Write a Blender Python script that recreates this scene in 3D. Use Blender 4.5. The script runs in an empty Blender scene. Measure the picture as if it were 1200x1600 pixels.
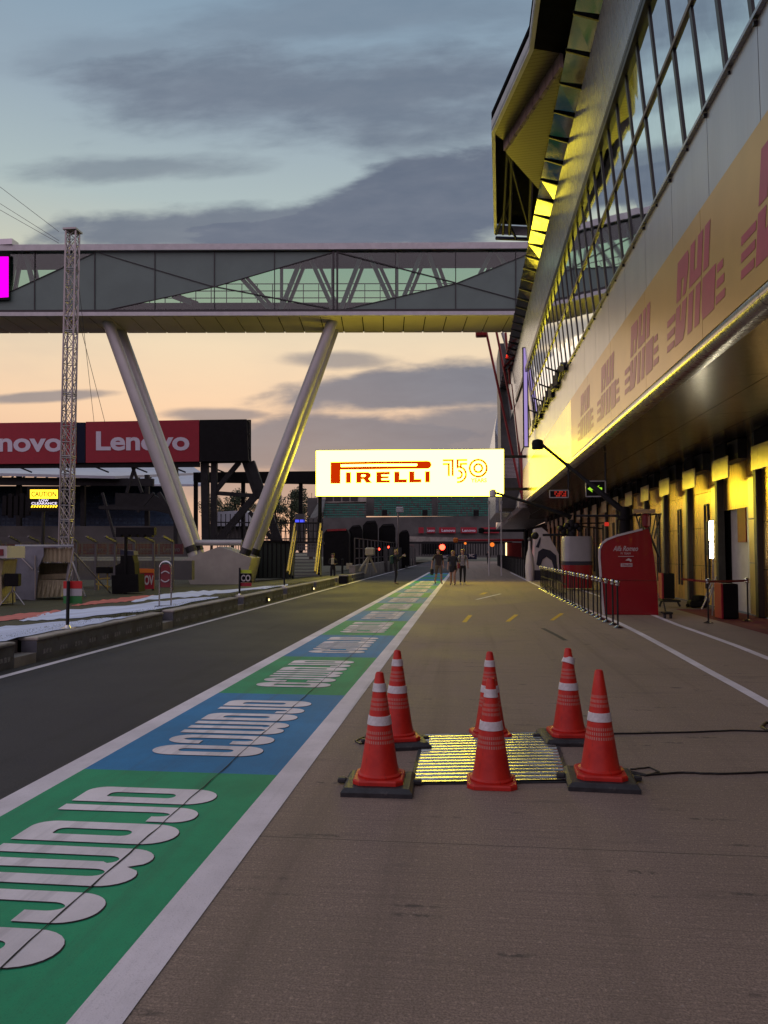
import bpy, math, random
from mathutils import Vector, Matrix
random.seed(7)
SC = bpy.context.scene
COL = SC.collection
rad = math.radians

# ------------------------------------------------------------------ camera
F_PX, CAM_H = 1202.0, 1.6
PITCH = math.atan(62 / F_PX)
YAW = math.atan(130 / F_PX * math.cos(PITCH))
cd = bpy.data.cameras.new('camera'); cam = bpy.data.objects.new('camera', cd); COL.objects.link(cam)
cd.sensor_width = 36; cd.lens = 36 * F_PX / 1600; cd.clip_start = 0.05; cd.clip_end = 3000
cam.location = (0, 0, CAM_H)
cam.rotation_euler = (math.pi / 2 + PITCH, 0, YAW)
SC.camera = cam
CR = cam.rotation_euler.to_matrix()
C0 = Vector((0, 0, CAM_H))
FW = Vector((-math.sin(YAW), math.cos(YAW), 0))
RT = Vector((math.cos(YAW), math.sin(YAW), 0))
UP = Vector((0, 0, 1))

# ------------------------------------------------------------------ world / light / exposure
SC.view_settings.view_transform = 'Standard'
SC.view_settings.look = 'None'
SC.view_settings.exposure = 0.25
SC.view_settings.gamma = 1.0
SC.render.engine = 'CYCLES'
SC.cycles.use_denoising = True
SC.cycles.max_bounces = 7
SC.cycles.diffuse_bounces = 3
SC.cycles.glossy_bounces = 4
SC.cycles.transparent_max_bounces = 12
SC.cycles.sample_clamp_indirect = 6
SC.cycles.caustics_reflective = False
W = bpy.data.worlds.new('World'); SC.world = W; W.use_nodes = True
NT = W.node_tree; NT.nodes.clear()


def _in(nt, sock, v):
    if isinstance(v, (int, float)):
        sock.default_value = v
    elif isinstance(v, tuple):
        sock.default_value = v if len(v) == len(sock.default_value) else (*v, 1)
    else:
        nt.links.new(v, sock)


def MT(nt, op, a, b=None, c=None, clamp=False):
    n = nt.nodes.new('ShaderNodeMath'); n.operation = op; n.use_clamp = clamp
    _in(nt, n.inputs[0], a)
    if b is not None: _in(nt, n.inputs[1], b)
    if c is not None: _in(nt, n.inputs[2], c)
    return n.outputs[0]


def MIX(nt, fac, a, b, blend='MIX'):
    n = nt.nodes.new('ShaderNodeMix'); n.data_type = 'RGBA'; n.blend_type = blend
    _in(nt, n.inputs[0], fac); _in(nt, n.inputs[6], a); _in(nt, n.inputs[7], b)
    return n.outputs[2]


def SMOOTH(nt, x, a, b, lo=0.0, hi=1.0):
    n = nt.nodes.new('ShaderNodeMapRange'); n.interpolation_type = 'SMOOTHSTEP'
    _in(nt, n.inputs[0], x); n.inputs[1].default_value = a; n.inputs[2].default_value = b
    n.inputs[3].default_value = lo; n.inputs[4].default_value = hi
    return n.outputs[0]


def NOISE(nt, vec, scale, detail=4, rough=0.55, dist=0.0):
    n = nt.nodes.new('ShaderNodeTexNoise')
    if vec is not None: nt.links.new(vec, n.inputs['Vector'])
    n.inputs['Scale'].default_value = scale; n.inputs['Detail'].default_value = detail
    n.inputs['Roughness'].default_value = rough; n.inputs['Distortion'].default_value = dist
    return n.outputs['Fac']


def MAPV(nt, vec, scale=(1, 1, 1), loc=(0, 0, 0)):
    n = nt.nodes.new('ShaderNodeMapping'); nt.links.new(vec, n.inputs[0])
    n.inputs['Scale'].default_value = scale; n.inputs['Location'].default_value = loc
    return n.outputs[0]


def RAMP(nt, fac, stops):
    n = nt.nodes.new('ShaderNodeValToRGB'); _in(nt, n.inputs[0], fac)
    el = n.color_ramp.elements
    while len(el) < len(stops): el.new(0.5)
    for e, (p, c) in zip(el, stops):
        e.position = p; e.color = (*c, 1)
    return n.outputs[0]


def s2l(r, g, b):
    f = lambda c: (c / 255) / 12.92 if c <= 10 else (((c / 255) + 0.055) / 1.055) ** 2.4
    return (f(r), f(g), f(b))


def build_world():
    nt = NT
    tc = nt.nodes.new('ShaderNodeTexCoord')
    sep = nt.nodes.new('ShaderNodeSeparateXYZ'); nt.links.new(tc.outputs['Generated'], sep.inputs[0])
    x, y, z = sep.outputs
    # physical dusk sky
    sky = nt.nodes.new('ShaderNodeTexSky'); sky.sky_type = 'NISHITA'; sky.sun_disc = False
    sky.sun_elevation = rad(2.0); sky.sun_rotation = rad(-14); sky.dust_density = 2.0; sky.ozone_density = 2.5
    zc = MT(nt, 'MAXIMUM', z, 0.0)
    grad = RAMP(nt, zc, [(0.0, s2l(176, 150, 138)), (0.09, s2l(205, 165, 138)), (0.17, s2l(226, 190, 156)), (0.255, s2l(220, 199, 168)),
                         (0.335, s2l(186, 186, 168)), (0.41, s2l(160, 174, 174)), (0.50, s2l(140, 156, 168)), (0.60, s2l(122, 144, 162)), (1.0, s2l(150, 160, 180))])
    # the dusk side opposite the sunset: lilac, brightened beyond nature to light the foreground
    back = RAMP(nt, zc, [(0.0, s2l(160, 145, 160)), (0.25, s2l(212, 180, 196)), (0.6, s2l(210, 192, 206)), (1.0, s2l(185, 188, 205))])
    facing = SMOOTH(nt, y, -0.25, 0.45)
    col = MIX(nt, facing, back, grad)
    # clouds laid out as azimuth / elevation bands, edges broken by stretched noise
    ys = MT(nt, 'MAXIMUM', y, 0.05)
    u = MT(nt, 'DIVIDE', x, ys); v = MT(nt, 'DIVIDE', z, ys)
    cx = nt.nodes.new('ShaderNodeCombineXYZ'); nt.links.new(u, cx.inputs[0]); nt.links.new(v, cx.inputs[1])
    nA = NOISE(nt, MAPV(nt, cx.outputs[0], (2.0, 7.0, 1)), 1.5, 4, 0.5, 0.3)
    nB = NOISE(nt, MAPV(nt, cx.outputs[0], (5, 16, 1), (3, 7, 0)), 2.2, 5, 0.6, 0.2)
    nA0 = MT(nt, 'SUBTRACT', nA, 0.5); nB0 = MT(nt, 'SUBTRACT', nB, 0.5)
    total = None
    #  px centre, py centre, half width, half height, tilt (px/px), strength, softness
    clouds = [(540, 108, 440, 88, 0.04, 0.80, 1.1), (740, 305, 500, 66, -0.12, 1.0, 0.55), (560, 330, 520, 42, 0.0, 0.9, 0.6),
              (840, 262, 220, 44, -0.2, 0.8, 0.6), (200, 222, 210, 24, 0.03, 0.60, 0.9), (700, 604, 300, 40, -0.05, 0.95, 0.6), (560, 690, 290, 55, -0.02, 0.95, 0.6),
              (730, 690, 320, 66, 0, 0.9, 0.6), (330, 640, 90, 12, 0.03, 0.8, 0.9), (40, 604, 110, 9, -0.03, 0.75, 0.8), (520, 556, 90, 16, 0.05, 0.7, 0.9),
              (650, -10, 460, 50, 0.0, 0.45, 1.2), (430, 755, 460, 40, 0, 0.7, 0.9), (150, 30, 200, 50, 0.1, .35, 1.2)]
    for (px, py, hw, hh, tilt, st, so) in clouds:
        cu, cv = (px - 730) / F_PX, (862 - py) / F_PX
        du = MT(nt, 'SUBTRACT', u, cu)
        dv = MT(nt, 'SUBTRACT', v, cv)
        dv = MT(nt, 'ADD', dv, MT(nt, 'MULTIPLY', du, tilt))
        a = MT(nt, 'POWER', MT(nt, 'DIVIDE', du, hw / F_PX), 2.0)
        b = MT(nt, 'POWER', MT(nt, 'DIVIDE', dv, hh / F_PX), 2.0)
        d = MT(nt, 'SQRT', MT(nt, 'ADD', a, b))
        d = MT(nt, 'ADD', d, MT(nt, 'MULTIPLY', nA0, 2.2))
        d = MT(nt, 'ADD', d, MT(nt, 'MULTIPLY', nB0, 0.8))
        m = SMOOTH(nt, d, 1.0 - so * 0.55, 1.0 + so * 0.35, st, 0.0)
        total = m if total is None else MT(nt, 'MAXIMUM', total, m)
    total = MT(nt, 'MULTIPLY', total, SMOOTH(nt, y, 0.15, 0.4))
    shade = MIX(nt, SMOOTH(nt, v, 0.05, 0.5), s2l(94, 95, 108) + (1,), s2l(78, 90, 108) + (1,))
    shade = MIX(nt, MT(nt, 'MULTIPLY', nB, 0.55), shade, s2l(128, 132, 142) + (1,))
    col = MIX(nt, total, col, shade)
    # soft general cloud texture all round the sky
    g = NOISE(nt, MAPV(nt, tc.outputs['Generated'], (1, 1, 3.2)), 2.6, 5, 0.55)
    col = MIX(nt, MT(nt, 'MULTIPLY', SMOOTH(nt, g, 0.45, 0.7), 0.16), col, s2l(120, 128, 142) + (1,))
    nis = nt.nodes.new('ShaderNodeMix'); nis.data_type = 'RGBA'; nis.blend_type = 'ADD'; nis.inputs[0].default_value = 0.012
    nt.links.new(col, nis.inputs[6]); nt.links.new(sky.outputs[0], nis.inputs[7])
    below = MIX(nt, SMOOTH(nt, z, -0.04, 0.0), (0.05, 0.05, 0.05, 1), nis.outputs[2])
    bg = nt.nodes.new('ShaderNodeBackground'); nt.links.new(below, bg.inputs[0]); bg.inputs[1].default_value = 1.0
    out = nt.nodes.new('ShaderNodeOutputWorld'); nt.links.new(bg.outputs[0], out.inputs[0])


build_world()
sd = bpy.data.lights.new('sun', 'SUN'); sd.energy = 0.08; sd.angle = rad(20); sd.color = (1, 0.8, 0.62)
sun = bpy.data.objects.new('sun', sd); COL.objects.link(sun)
sun.rotation_euler = Vector((-math.sin(rad(-14)) * math.cos(rad(4)), -math.cos(rad(-14)) * math.cos(rad(4)), -math.sin(rad(4)))).to_track_quat('-Z', 'Y').to_euler()


# ------------------------------------------------------------------ pixel helpers (photo pixels, 1200 x 1600)
def ray(px, py):
    return CR @ Vector(((px - 600) / F_PX, (800 - py) / F_PX, -1.0))


def G(px, py, z=0.0):
    d = ray(px, py); return C0 + d * ((z - CAM_H) / d.z)


def PD(px, py, D):
    d = ray(px, py); return C0 + d * (D / d.dot(FW))


def PX(px, py, X):
    d = ray(px, py); return C0 + d * (X / d.x)


def PY(px, py, Y):
    d = ray(px, py); return C0 + d * (Y / d.y)


def terr_z(x):
    if x > -6.9: return 0.36
    if x < -12.0: return -0.10
    return 0.36 + (x + 6.9) / 5.1 * 0.46


def GT(px, py, dz=0.0):
    d = ray(px, py); t = 2.0
    while t < 400:
        p = C0 + d * t
        if p.x < -6.3 and p.z <= terr_z(p.x) + dz: return p
        t += 0.02
    return C0 + d * t


# ------------------------------------------------------------------ materials
def pbr(name, color, rough=0.7, metal=0.0, spec=0.5, var=0.0, vscale=3.0, vstretch=(1, 1, 1), bump=0.0, bscale=60.0, emit=None, estr=1.0,
        rvar=0.0, dirt=None, coat=0.0, aniso=None):
    m = bpy.data.materials.new(name); m.use_nodes = True; nt = m.node_tree
    b = nt.nodes['Principled BSDF']
    b.inputs['Base Color'].default_value = (*color, 1); b.inputs['Roughness'].default_value = rough
    b.inputs['Metallic'].default_value = metal
    b.inputs['Specular IOR Level'].default_value = spec
    if coat: b.inputs['Coat Weight'].default_value = coat
    tc = nt.nodes.new('ShaderNodeTexCoord'); ov = tc.outputs['Object']
    if var or rvar or dirt:
        vec = MAPV(nt, ov, vstretch)
        n1 = NOISE(nt, vec, vscale, 6, 0.6)
    if var:
        lo = tuple(c * (1 - var) for c in color) + (1,); hi = tuple(min(1, c * (1 + var)) for c in color) + (1,)
        c = MIX(nt, SMOOTH(nt, n1, 0.3, 0.7), lo, hi)
        if dirt:
            n2 = NOISE(nt, vec, vscale * 2.7, 6, 0.65)
            c = MIX(nt, SMOOTH(nt, n2, 0.55, 0.75, 0, dirt[1]), c, dirt[0] + (1,))
        nt.links.new(c, b.inputs['Base Color'])
    if rvar:
        nt.links.new(SMOOTH(nt, n1, 0.3, 0.7, max(0.02, rough - rvar), rough + rvar), b.inputs['Roughness'])
    if bump:
        bn = nt.nodes.new('ShaderNodeBump'); bn.inputs['Strength'].default_value = bump; bn.inputs['Distance'].default_value = 0.01
        nt.links.new(NOISE(nt, MAPV(nt, ov, vstretch), bscale, 4, 0.6), bn.inputs['Height'])
        nt.links.new(bn.outputs[0], b.inputs['Normal'])
    if emit is not None:
        b.inputs['Emission Color'].default_value = (*emit, 1); b.inputs['Emission Strength'].default_value = estr
    return m


def lit(name, color, strength):
    m = bpy.data.materials.new(name); m.use_nodes = True; nt = m.node_tree; nt.nodes.clear()
    e = nt.nodes.new('ShaderNodeEmission'); e.inputs[0].default_value = (*color, 1); e.inputs[1].default_value = strength
    o = nt.nodes.new('ShaderNodeOutputMaterial'); nt.links.new(e.outputs[0], o.inputs[0]); return m


def glass(name, tint=(0.75, 0.85, 0.82), refl=0.12, rough=0.02):
    m = bpy.data.materials.new(name); m.use_nodes = True; nt = m.node_tree; nt.nodes.clear()
    t = nt.nodes.new('ShaderNodeBsdfTransparent'); t.inputs[0].default_value = (*tint, 1)
    g = nt.nodes.new('ShaderNodeBsdfGlossy'); g.inputs['Roughness'].default_value = rough
    fr = nt.nodes.new('ShaderNodeLayerWeight'); fr.inputs[0].default_value = 0.35
    mx = nt.nodes.new('ShaderNodeMixShader')
    nt.links.new(MT(nt, 'ADD', MT(nt, 'MULTIPLY', fr.outputs['Fresnel'], 0.6), refl, clamp=True), mx.inputs[0])
    nt.links.new(t.outputs[0], mx.inputs[1]); nt.links.new(g.outputs[0], mx.inputs[2])
    o = nt.nodes.new('ShaderNodeOutputMaterial'); nt.links.new(mx.outputs[0], o.inputs[0]); return m


def ground_mat(name, color, groove=0.0, var=0.25, stain=(0.05, 0.045, 0.045), stain_amt=0.5, speck=0.0, rough=0.85, joints=0.0, patch=0.0):
    m = bpy.data.materials.new(name); m.use_nodes = True; nt = m.node_tree; b = nt.nodes['Principled BSDF']
    tc = nt.nodes.new('ShaderNodeTexCoord'); ov = tc.outputs['Object']
    n1 = NOISE(nt, ov, 0.35, 6, 0.62); n2 = NOISE(nt, ov, 110, 3, 0.6); n3 = NOISE(nt, MAPV(nt, ov, (0.5, 2.2, 1)), 1.4, 7, 0.66, 0.5)
    n4 = NOISE(nt, ov, 46, 4, 0.65)
    lo = tuple(c * (1 - var) for c in color) + (1,); hi = tuple(c * (1 + var) for c in color) + (1,)
    c = MIX(nt, SMOOTH(nt, n1, 0.3, 0.7), lo, hi)
    c = MIX(nt, SMOOTH(nt, n2, 0.38, 0.66, 0, 0.75), c, tuple(x * 0.45 for x in color) + (1,))
    c = MIX(nt, SMOOTH(nt, n4, 0.54, 0.70, 0, 0.6), c, tuple(x * 1.7 for x in color) + (1,))
    c = MIX(nt, SMOOTH(nt, n3, 0.56, 0.78, 0, stain_amt), c, stain + (1,))
    nr_ = NOISE(nt, MAPV(nt, ov, (2.6, 0.05, 1)), 1.0, 5, 0.6, 0.1)
    c = MIX(nt, SMOOTH(nt, nr_, 0.5, 0.72, 0, 0.45), c, tuple(x * 0.4 for x in color) + (1,))
    if groove:
        wv = nt.nodes.new('ShaderNodeTexNoise'); nt.links.new(MAPV(nt, ov, (1.2, 95, 1)), wv.inputs['Vector']); wv.inputs['Scale'].default_value = 1.0
        wv.inputs['Detail'].default_value = 5; wv.inputs['Roughness'].default_value = 0.7
        c = MIX(nt, SMOOTH(nt, wv.outputs['Fac'], 0.42, 0.66, 0, groove), c, tuple(x * 0.4 for x in color) + (1,))
    if speck:
        vs = nt.nodes.new('ShaderNodeTexVoronoi'); nt.links.new(MAPV(nt, ov, (0.8, 5.0, 1)), vs.inputs['Vector']); vs.inputs['Scale'].default_value = 1.3
        brk = NOISE(nt, ov, 14, 4, 0.7)
        c = MIX(nt, MT(nt, 'MULTIPLY', SMOOTH(nt, vs.outputs['Distance'], 0.10, 0.2, 0.75, 0), SMOOTH(nt, brk, 0.45, 0.6)), c, (0.045, 0.04, 0.038, 1))
        vo = nt.nodes.new('ShaderNodeTexVoronoi'); nt.links.new(ov, vo.inputs['Vector']); vo.inputs['Scale'].default_value = 9
        c = MIX(nt, SMOOTH(nt, vo.outputs['Distance'], 0.035, 0.06, speck, 0), c, (0.5, 0.48, 0.45, 1))
        vo2 = nt.nodes.new('ShaderNodeTexVoronoi'); nt.links.new(MAPV(nt, ov, (0.45, 1, 1), (3, 1, 0)), vo2.inputs['Vector']); vo2.inputs['Scale'].default_value = 1.6
        c = MIX(nt, SMOOTH(nt, vo2.outputs['Distance'], 0.03, 0.07, 0.75, 0), c, (0.03, 0.028, 0.028, 1))
    if joints:
        sp = nt.nodes.new('ShaderNodeSeparateXYZ'); nt.links.new(ov, sp.inputs[0])
        wob = MT(nt, 'MULTIPLY', MT(nt, 'SUBTRACT', NOISE(nt, ov, 3, 3), 0.5), 0.02)
        fy = MT(nt, 'ABSOLUTE', MT(nt, 'SUBTRACT', MT(nt, 'FRACT', MT(nt, 'DIVIDE', MT(nt, 'ADD', MT(nt, 'ADD', sp.outputs[1], wob), 61 - 4.32), joints)), 0.5))
        c = MIX(nt, SMOOTH(nt, MT(nt, 'SUBTRACT', 0.5, fy), 0.0004, 0.0014, 0.6, 0), c, (0.03, 0.028, 0.026, 1))
    nt.links.new(c, b.inputs['Base Color'])
    nt.links.new(SMOOTH(nt, n1, 0.3, 0.7, rough - 0.12, rough + 0.08), b.inputs['Roughness'])
    bn = nt.nodes.new('ShaderNodeBump'); bn.inputs['Strength'].default_value = 0.55; bn.inputs['Distance'].default_value = 0.006
    nt.links.new(MT(nt, 'ADD', n2, n4), bn.inputs['Height']); nt.links.new(bn.outputs[0], b.inputs['Normal'])
    return m


def paint_mat(name, color, wear=0.35):
    m = bpy.data.materials.new(name); m.use_nodes = True; nt = m.node_tree; b = nt.nodes['Principled BSDF']
    tc = nt.nodes.new('ShaderNodeTexCoord'); ov = tc.outputs['Object']
    n1 = NOISE(nt, ov, 0.8, 6, 0.65); n2 = NOISE(nt, ov, 130, 4, 0.65); n3 = NOISE(nt, MAPV(nt, ov, (3.5, .6, 1)), 2.2, 7, 0.7, .3)
    c = MIX(nt, SMOOTH(nt, n1, 0.3, 0.7), tuple(x * 0.8 for x in color) + (1,), tuple(min(.9, x * 1.12) for x in color) + (1,))
    c = MIX(nt, SMOOTH(nt, n2, 0.54, 0.70, 0, wear), c, tuple(x * 0.35 for x in color) + (1,))
    c = MIX(nt, SMOOTH(nt, n3, 0.55, 0.78, 0, wear), c, tuple(x * 0.5 + 0.02 for x in color) + (1,))
    n6 = NOISE(nt, MAPV(nt, ov, (4.5, 0.12, 1)), 1.3, 6, 0.65, .1)
    c = MIX(nt, SMOOTH(nt, n6, 0.5, 0.75, 0, 0.32), c, (0.05, 0.05, 0.05, 1))
    nt.links.new(c, b.inputs['Base Color']); b.inputs['Roughness'].default_value = 0.75
    bn = nt.nodes.new('ShaderNodeBump'); bn.inputs['Strength'].default_value = 0.4; bn.inputs['Distance'].default_value = 0.005
    nt.links.new(n2, bn.inputs['Height']); nt.links.new(bn.outputs[0], b.inputs['Normal'])
    return m


def clad_mat(name, color, rough, streak=0.12, metal=1.0, rv=0.04):
    """brushed metal cladding: vertical streaks in roughness and tone, slight waviness"""
    m = bpy.data.materials.new(name); m.use_nodes = True; nt = m.node_tree; b = nt.nodes['Principled BSDF']
    tc = nt.nodes.new('ShaderNodeTexCoord'); ov = tc.outputs['Object']
    n1 = NOISE(nt, MAPV(nt, ov, (1, 1.6, 0.25)), 1.2, 3, 0.5); n2 = NOISE(nt, MAPV(nt, ov, (2, 14, 0.4)), 2.0, 4, 0.6)
    c = MIX(nt, SMOOTH(nt, n1, 0.3, 0.7), tuple(x * (1 - streak) for x in color) + (1,), tuple(min(1, x * (1 + streak)) for x in color) + (1,))
    nt.links.new(c, b.inputs['Base Color']); b.inputs['Metallic'].default_value = metal
    nt.links.new(SMOOTH(nt, n2, 0.25, 0.75, max(.03, rough - rv), rough + rv), b.inputs['Roughness'])
    bn = nt.nodes.new('ShaderNodeBump'); bn.inputs['Strength'].default_value = 0.06; bn.inputs['Distance'].default_value = 0.02
    nt.links.new(n1, bn.inputs['Height']); nt.links.new(bn.outputs[0], b.inputs['Normal'])
    return m


M = {}
M['lane'] = ground_mat('lane_asphalt', (0.036, 0.036, 0.044), var=0.18, stain=(0.02, 0.02, 0.022), stain_amt=0.5)
M['apron'] = ground_mat('apron_concrete', (0.315, 0.238, 0.186), groove=0.42, var=0.16, stain=(0.07, 0.06, 0.058), stain_amt=0.55, speck=0.35, joints=6.1)
M['far_ground'] = ground_mat('far_ground', (0.06, 0.065, 0.045), var=0.3)
M['grass_soil'] = ground_mat('grass_soil', (0.04, 0.042, 0.018), var=0.35, stain=(0.09, 0.07, 0.04), stain_amt=0.6)
M['white_paint'] = paint_mat('white_paint', (0.74, 0.70, 0.74), 0.35)
M['letter_paint'] = paint_mat('letter_paint', (0.80, 0.76, 0.78), 0.2)
M['green_paint'] = paint_mat('green_paint', (0.008, 0.31, 0.135), 0.4)
M['blue_paint'] = paint_mat('blue_paint', (0.012, 0.20, 0.44), 0.4)
M['line_dark'] = pbr('line_dark', (0.012, 0.018, 0.016), 0.9)
M['yellow_paint'] = paint_mat('yellow_paint', (0.7, 0.45, 0.04), 0.5)
M['grass_white'] = paint_mat('grass_white_paint', (0.52, 0.60, 0.78), 0.12)
M['grass_red'] = paint_mat('grass_red_paint', (0.5, 0.13, 0.11), 0.2)
M['concrete'] = pbr('concrete', (0.30, 0.28, 0.25), 0.85, var=0.25, vscale=1.5, bump=0.4, dirt=((0.1, 0.09, 0.08), 0.7))
M['concrete_base'] = pbr('concrete_base', (0.36, 0.345, 0.30), 0.85, var=0.12, vscale=.8, bump=0.3)
M['wall_face'] = pbr('wall_face', (0.10, 0.105, 0.125), 0.8, var=0.3, vscale=2, bump=0.4, dirt=((0.03, 0.03, 0.03), 0.8))
M['stencil'] = pbr('stencil', (0.24, 0.24, 0.25), 0.9, var=0.4, vscale=30)
M['black'] = pbr('black', (0.005, 0.005, 0.006), 0.7, spec=.2, var=0.3)
M['dark_steel'] = pbr('dark_steel', (0.012, 0.013, 0.015), 0.6, spec=.3, var=0.3, vscale=2)
M['rubber'] = pbr('rubber', (0.022, 0.024, 0.028), 0.55, var=0.4, vscale=9, bump=0.3, dirt=((0.1, 0.095, 0.09), 0.6))
M['silver_clad'] = clad_mat('silver_clad', (0.43, 0.49, 0.55), 0.28, 0.05, 0.6, .02)
M['grey_clad'] = clad_mat('grey_clad', (0.47, 0.465, 0.50), 0.36, 0.04)
M['low_clad'] = clad_mat('low_clad', (0.90, 0.76, 0.05), 0.20, 0.05, 1.0, .03)  # banner yellow pushed brighter in the base colour to carry the sign's glow
M['soffit'] = clad_mat('soffit', (0.125, 0.112, 0.108), 0.24, 0.06, 1.0, .03)
M['lip'] = clad_mat('lip', (0.42, 0.40, 0.40), 0.28, 0.05, 1.0, .02)
M['door_metal'] = clad_mat('door_metal', (0.80, 0.55, 0.25), 0.30, 0.07, 1.0, .05)
M['pilaster'] = clad_mat('pilaster', (0.70, 0.60, 0.42), 0.30, 0.06, 1.0, .03)
M['pier'] = pbr('pier', (0.02, 0.02, 0.022), 0.35, var=0.3)
M['mullion'] = pbr('mullion', (0.008, 0.009, 0.011), 0.35)
M['bronze'] = pbr('bronze', (0.16, 0.13, 0.10), 0.4, 0.5)
M['wing_glass'] = pbr('wing_glass', (0.80, 0.90, 0.92), 0.03, 1.0, var=0.04)
M['eave_glass'] = pbr('eave_glass', (0.22, 0.21, 0.17), 0.10, 1.0, rvar=0.04, vscale=2)
M['roof_dark'] = pbr('roof_dark', (0.006, 0.006, 0.009), 0.9, spec=0.03, var=0.3)
M['roof_edge'] = pbr('roof_edge', (0.42, 0.42, 0.44), 0.5, 0.3, var=0.1)
M['brick_pink'] = pbr('brick_pink', (0.30, 0.22, 0.20), 0.7, var=0.3, vscale=3)
M['dhl_yellow'] = pbr('banner_yellow', (0.56, 0.37, 0.12), 0.30, 0.35, var=0.06, vscale=0.8, bump=0.15, bscale=3, spec=.35)
M['dhl_red'] = pbr('banner_red', (0.38, 0.05, 0.09), 0.36, var=0.08)
M['bridge_panel'] = pbr('bridge_panel', (0.115, 0.17, 0.155), 0.5, 0.1, var=0.08, vscale=0.6)
M['bridge_pale'] = pbr('bridge_pale', (0.48, 0.48, 0.50), 0.5, 0.2, var=0.08)
M['bridge_soffit'] = pbr('bridge_soffit', (0.52, 0.47, 0.40), 0.45, 0.2, var=0.08, vscale=.5)
M['bridge_glass'] = glass('bridge_glass', (0.60, 0.76, 0.70), 0.05)
M['tube_grey'] = pbr('tube_grey', (0.40, 0.40, 0.40), 0.42, 0.25, var=0.08, vscale=.7)
M['truss_pale'] = pbr('truss_pale', (0.20, 0.235, 0.235), 0.5, 0.1)
M['truss_alu'] = pbr('truss_alu', (0.30, 0.29, 0.29), 0.35, 0.8)
M['steel'] = pbr('steel', (0.55, 0.55, 0.56), 0.25, 1.0)
M['wire'] = pbr('wire', (0.10, 0.10, 0.105), 0.5, 0.5)
M['cable'] = pbr('cable', (0.012, 0.012, 0.014), 0.5)
M['red_steel'] = pbr('red_steel', (0.30, 0.012, 0.018), 0.4, var=0.15)
M['blue_steel'] = pbr('blue_steel', (0.008, 0.011, 0.03), 0.6, 0.0, spec=0.15)
M['lenovo_red'] = pbr('billboard_red', (0.30, 0.006, 0.022), 0.55, var=0.06)
M['lenovo_white'] = pbr('billboard_white', (0.62, 0.58, 0.68), 0.6)
M['cone'] = None
M['band'] = pbr('reflective_band', (0.62, 0.62, 0.64), 0.4, var=0.15, vscale=18, dirt=((0.25, 0.24, 0.23), 0.6))
M['ridge_metal'] = pbr('ridge_metal', (0.62, 0.60, 0.56), 0.26, 1.0, var=0.10, vscale=5, vstretch=(.5, 6, 1), rvar=0.05)
M['sign_white'] = lit('screen_white', (1.0, 0.80, 0.055), 13.0)
M['sign_red'] = lit('screen_red', (0.62, 0.03, 0.0), 0.8)
M['sign_gold'] = lit('screen_gold', (0.75, 0.40, 0.02), 0.7)
M['magenta'] = lit('screen_magenta', (1.0, 0.0, 0.85), 1.3)
M['caution_yellow'] = lit('caution_yellow', (1.0, 0.62, 0.03), 2.2)
M['caution_white'] = lit('caution_white', (0.9, 0.8, 1.0), 1.1)
M['led_red'] = lit('led_red', (1.0, 0.04, 0.02), 9.0)
M['led_dimred'] = lit('led_dimred', (0.9, 0.05, 0.03), 0.45)
M['led_green'] = lit('led_green', (0.35, 0.75, 0.03), 0.9)
M['led_orange'] = lit('led_orange', (1.0, 0.22, 0.03), 0.9)
M['led_blue'] = lit('led_blue', (0.08, 0.1, 1.0), 1.0)
M['led_purple'] = lit('led_purple', (0.55, 0.40, 0.9), 0.55)
M['lamp_white'] = lit('lamp_white', (1.0, 0.9, 0.62), 28.0)
M['lamp_warm'] = lit('lamp_warm', (1.0, 0.78, 0.35), 2.0)
M['alfa_red'] = pbr('gantry_red', (0.30, 0.006, 0.014), 0.22, spec=0.5, var=0.05, coat=0.4)
M['board_red'] = pbr('board_red', (0.07, 0.01, 0.014), 0.6)
M['dark_red'] = pbr('dark_red', (0.16, 0.008, 0.012), 0.5, var=.1)
M['gantry_white'] = pbr('gantry_white', (0.62, 0.60, 0.60), 0.3, var=0.05)
M['gantry_navy'] = pbr('gantry_navy', (0.012, 0.018, 0.045), 0.3)
M['gantry_grey'] = pbr('gantry_grey', (0.36, 0.37, 0.38), 0.35, var=0.06)
M['orange'] = pbr('orange', (0.62, 0.16, 0.01), 0.5)
M['flag_red'] = pbr('flag_red', (0.5, 0.012, 0.012), 0.5)
M['flag_white'] = pbr('flag_white', (0.38, 0.38, 0.4), 0.5)
M['flag_green'] = pbr('flag_green', (0.015, 0.16, 0.03), 0.5)
M['hivis'] = pbr('hivis', (0.42, 0.55, 0.02), 0.5)
M['tarp_grey'] = pbr('tarp_grey', (0.18, 0.19, 0.23), 0.6, var=0.15, vscale=2.5, bump=0.8, bscale=5)
M['tarp_cream'] = pbr('tarp_cream', (0.30, 0.26, 0.17), 0.6, var=0.2, vscale=3, vstretch=(4, 4, .6), bump=0.8, bscale=6)
M['stand_blue'] = pbr('stand_blue', (0.02, 0.045, 0.085), 0.6, var=.3)
M['stand_green'] = pbr('stand_green', (0.018, 0.16, 0.12), 0.6, var=.3, vscale=1)
M['stand_concrete'] = pbr('stand_concrete', (0.085, 0.085, 0.083), 0.85, var=.2, vscale=.4)
M['roof_pale'] = pbr('roof_pale', (0.40, 0.44, 0.50), 0.5, 0.1, var=.08, vscale=.4)
M['tree_leaf'] = pbr('tree_leaf', (0.03, 0.048, 0.02), 0.7, var=.4, vscale=.7)
M['bark'] = pbr('bark', (0.06, 0.045, 0.03), 0.9, var=.3)
M['tray_green'] = pbr('container_green', (0.008, 0.018, 0.012), 0.6, var=.2)
M['yellow_rail'] = pbr('yellow_rail', (0.55, 0.42, 0.10), 0.4, 0.2)
M['skin'] = pbr('skin', (0.38, 0.22, 0.15), 0.6)
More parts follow.
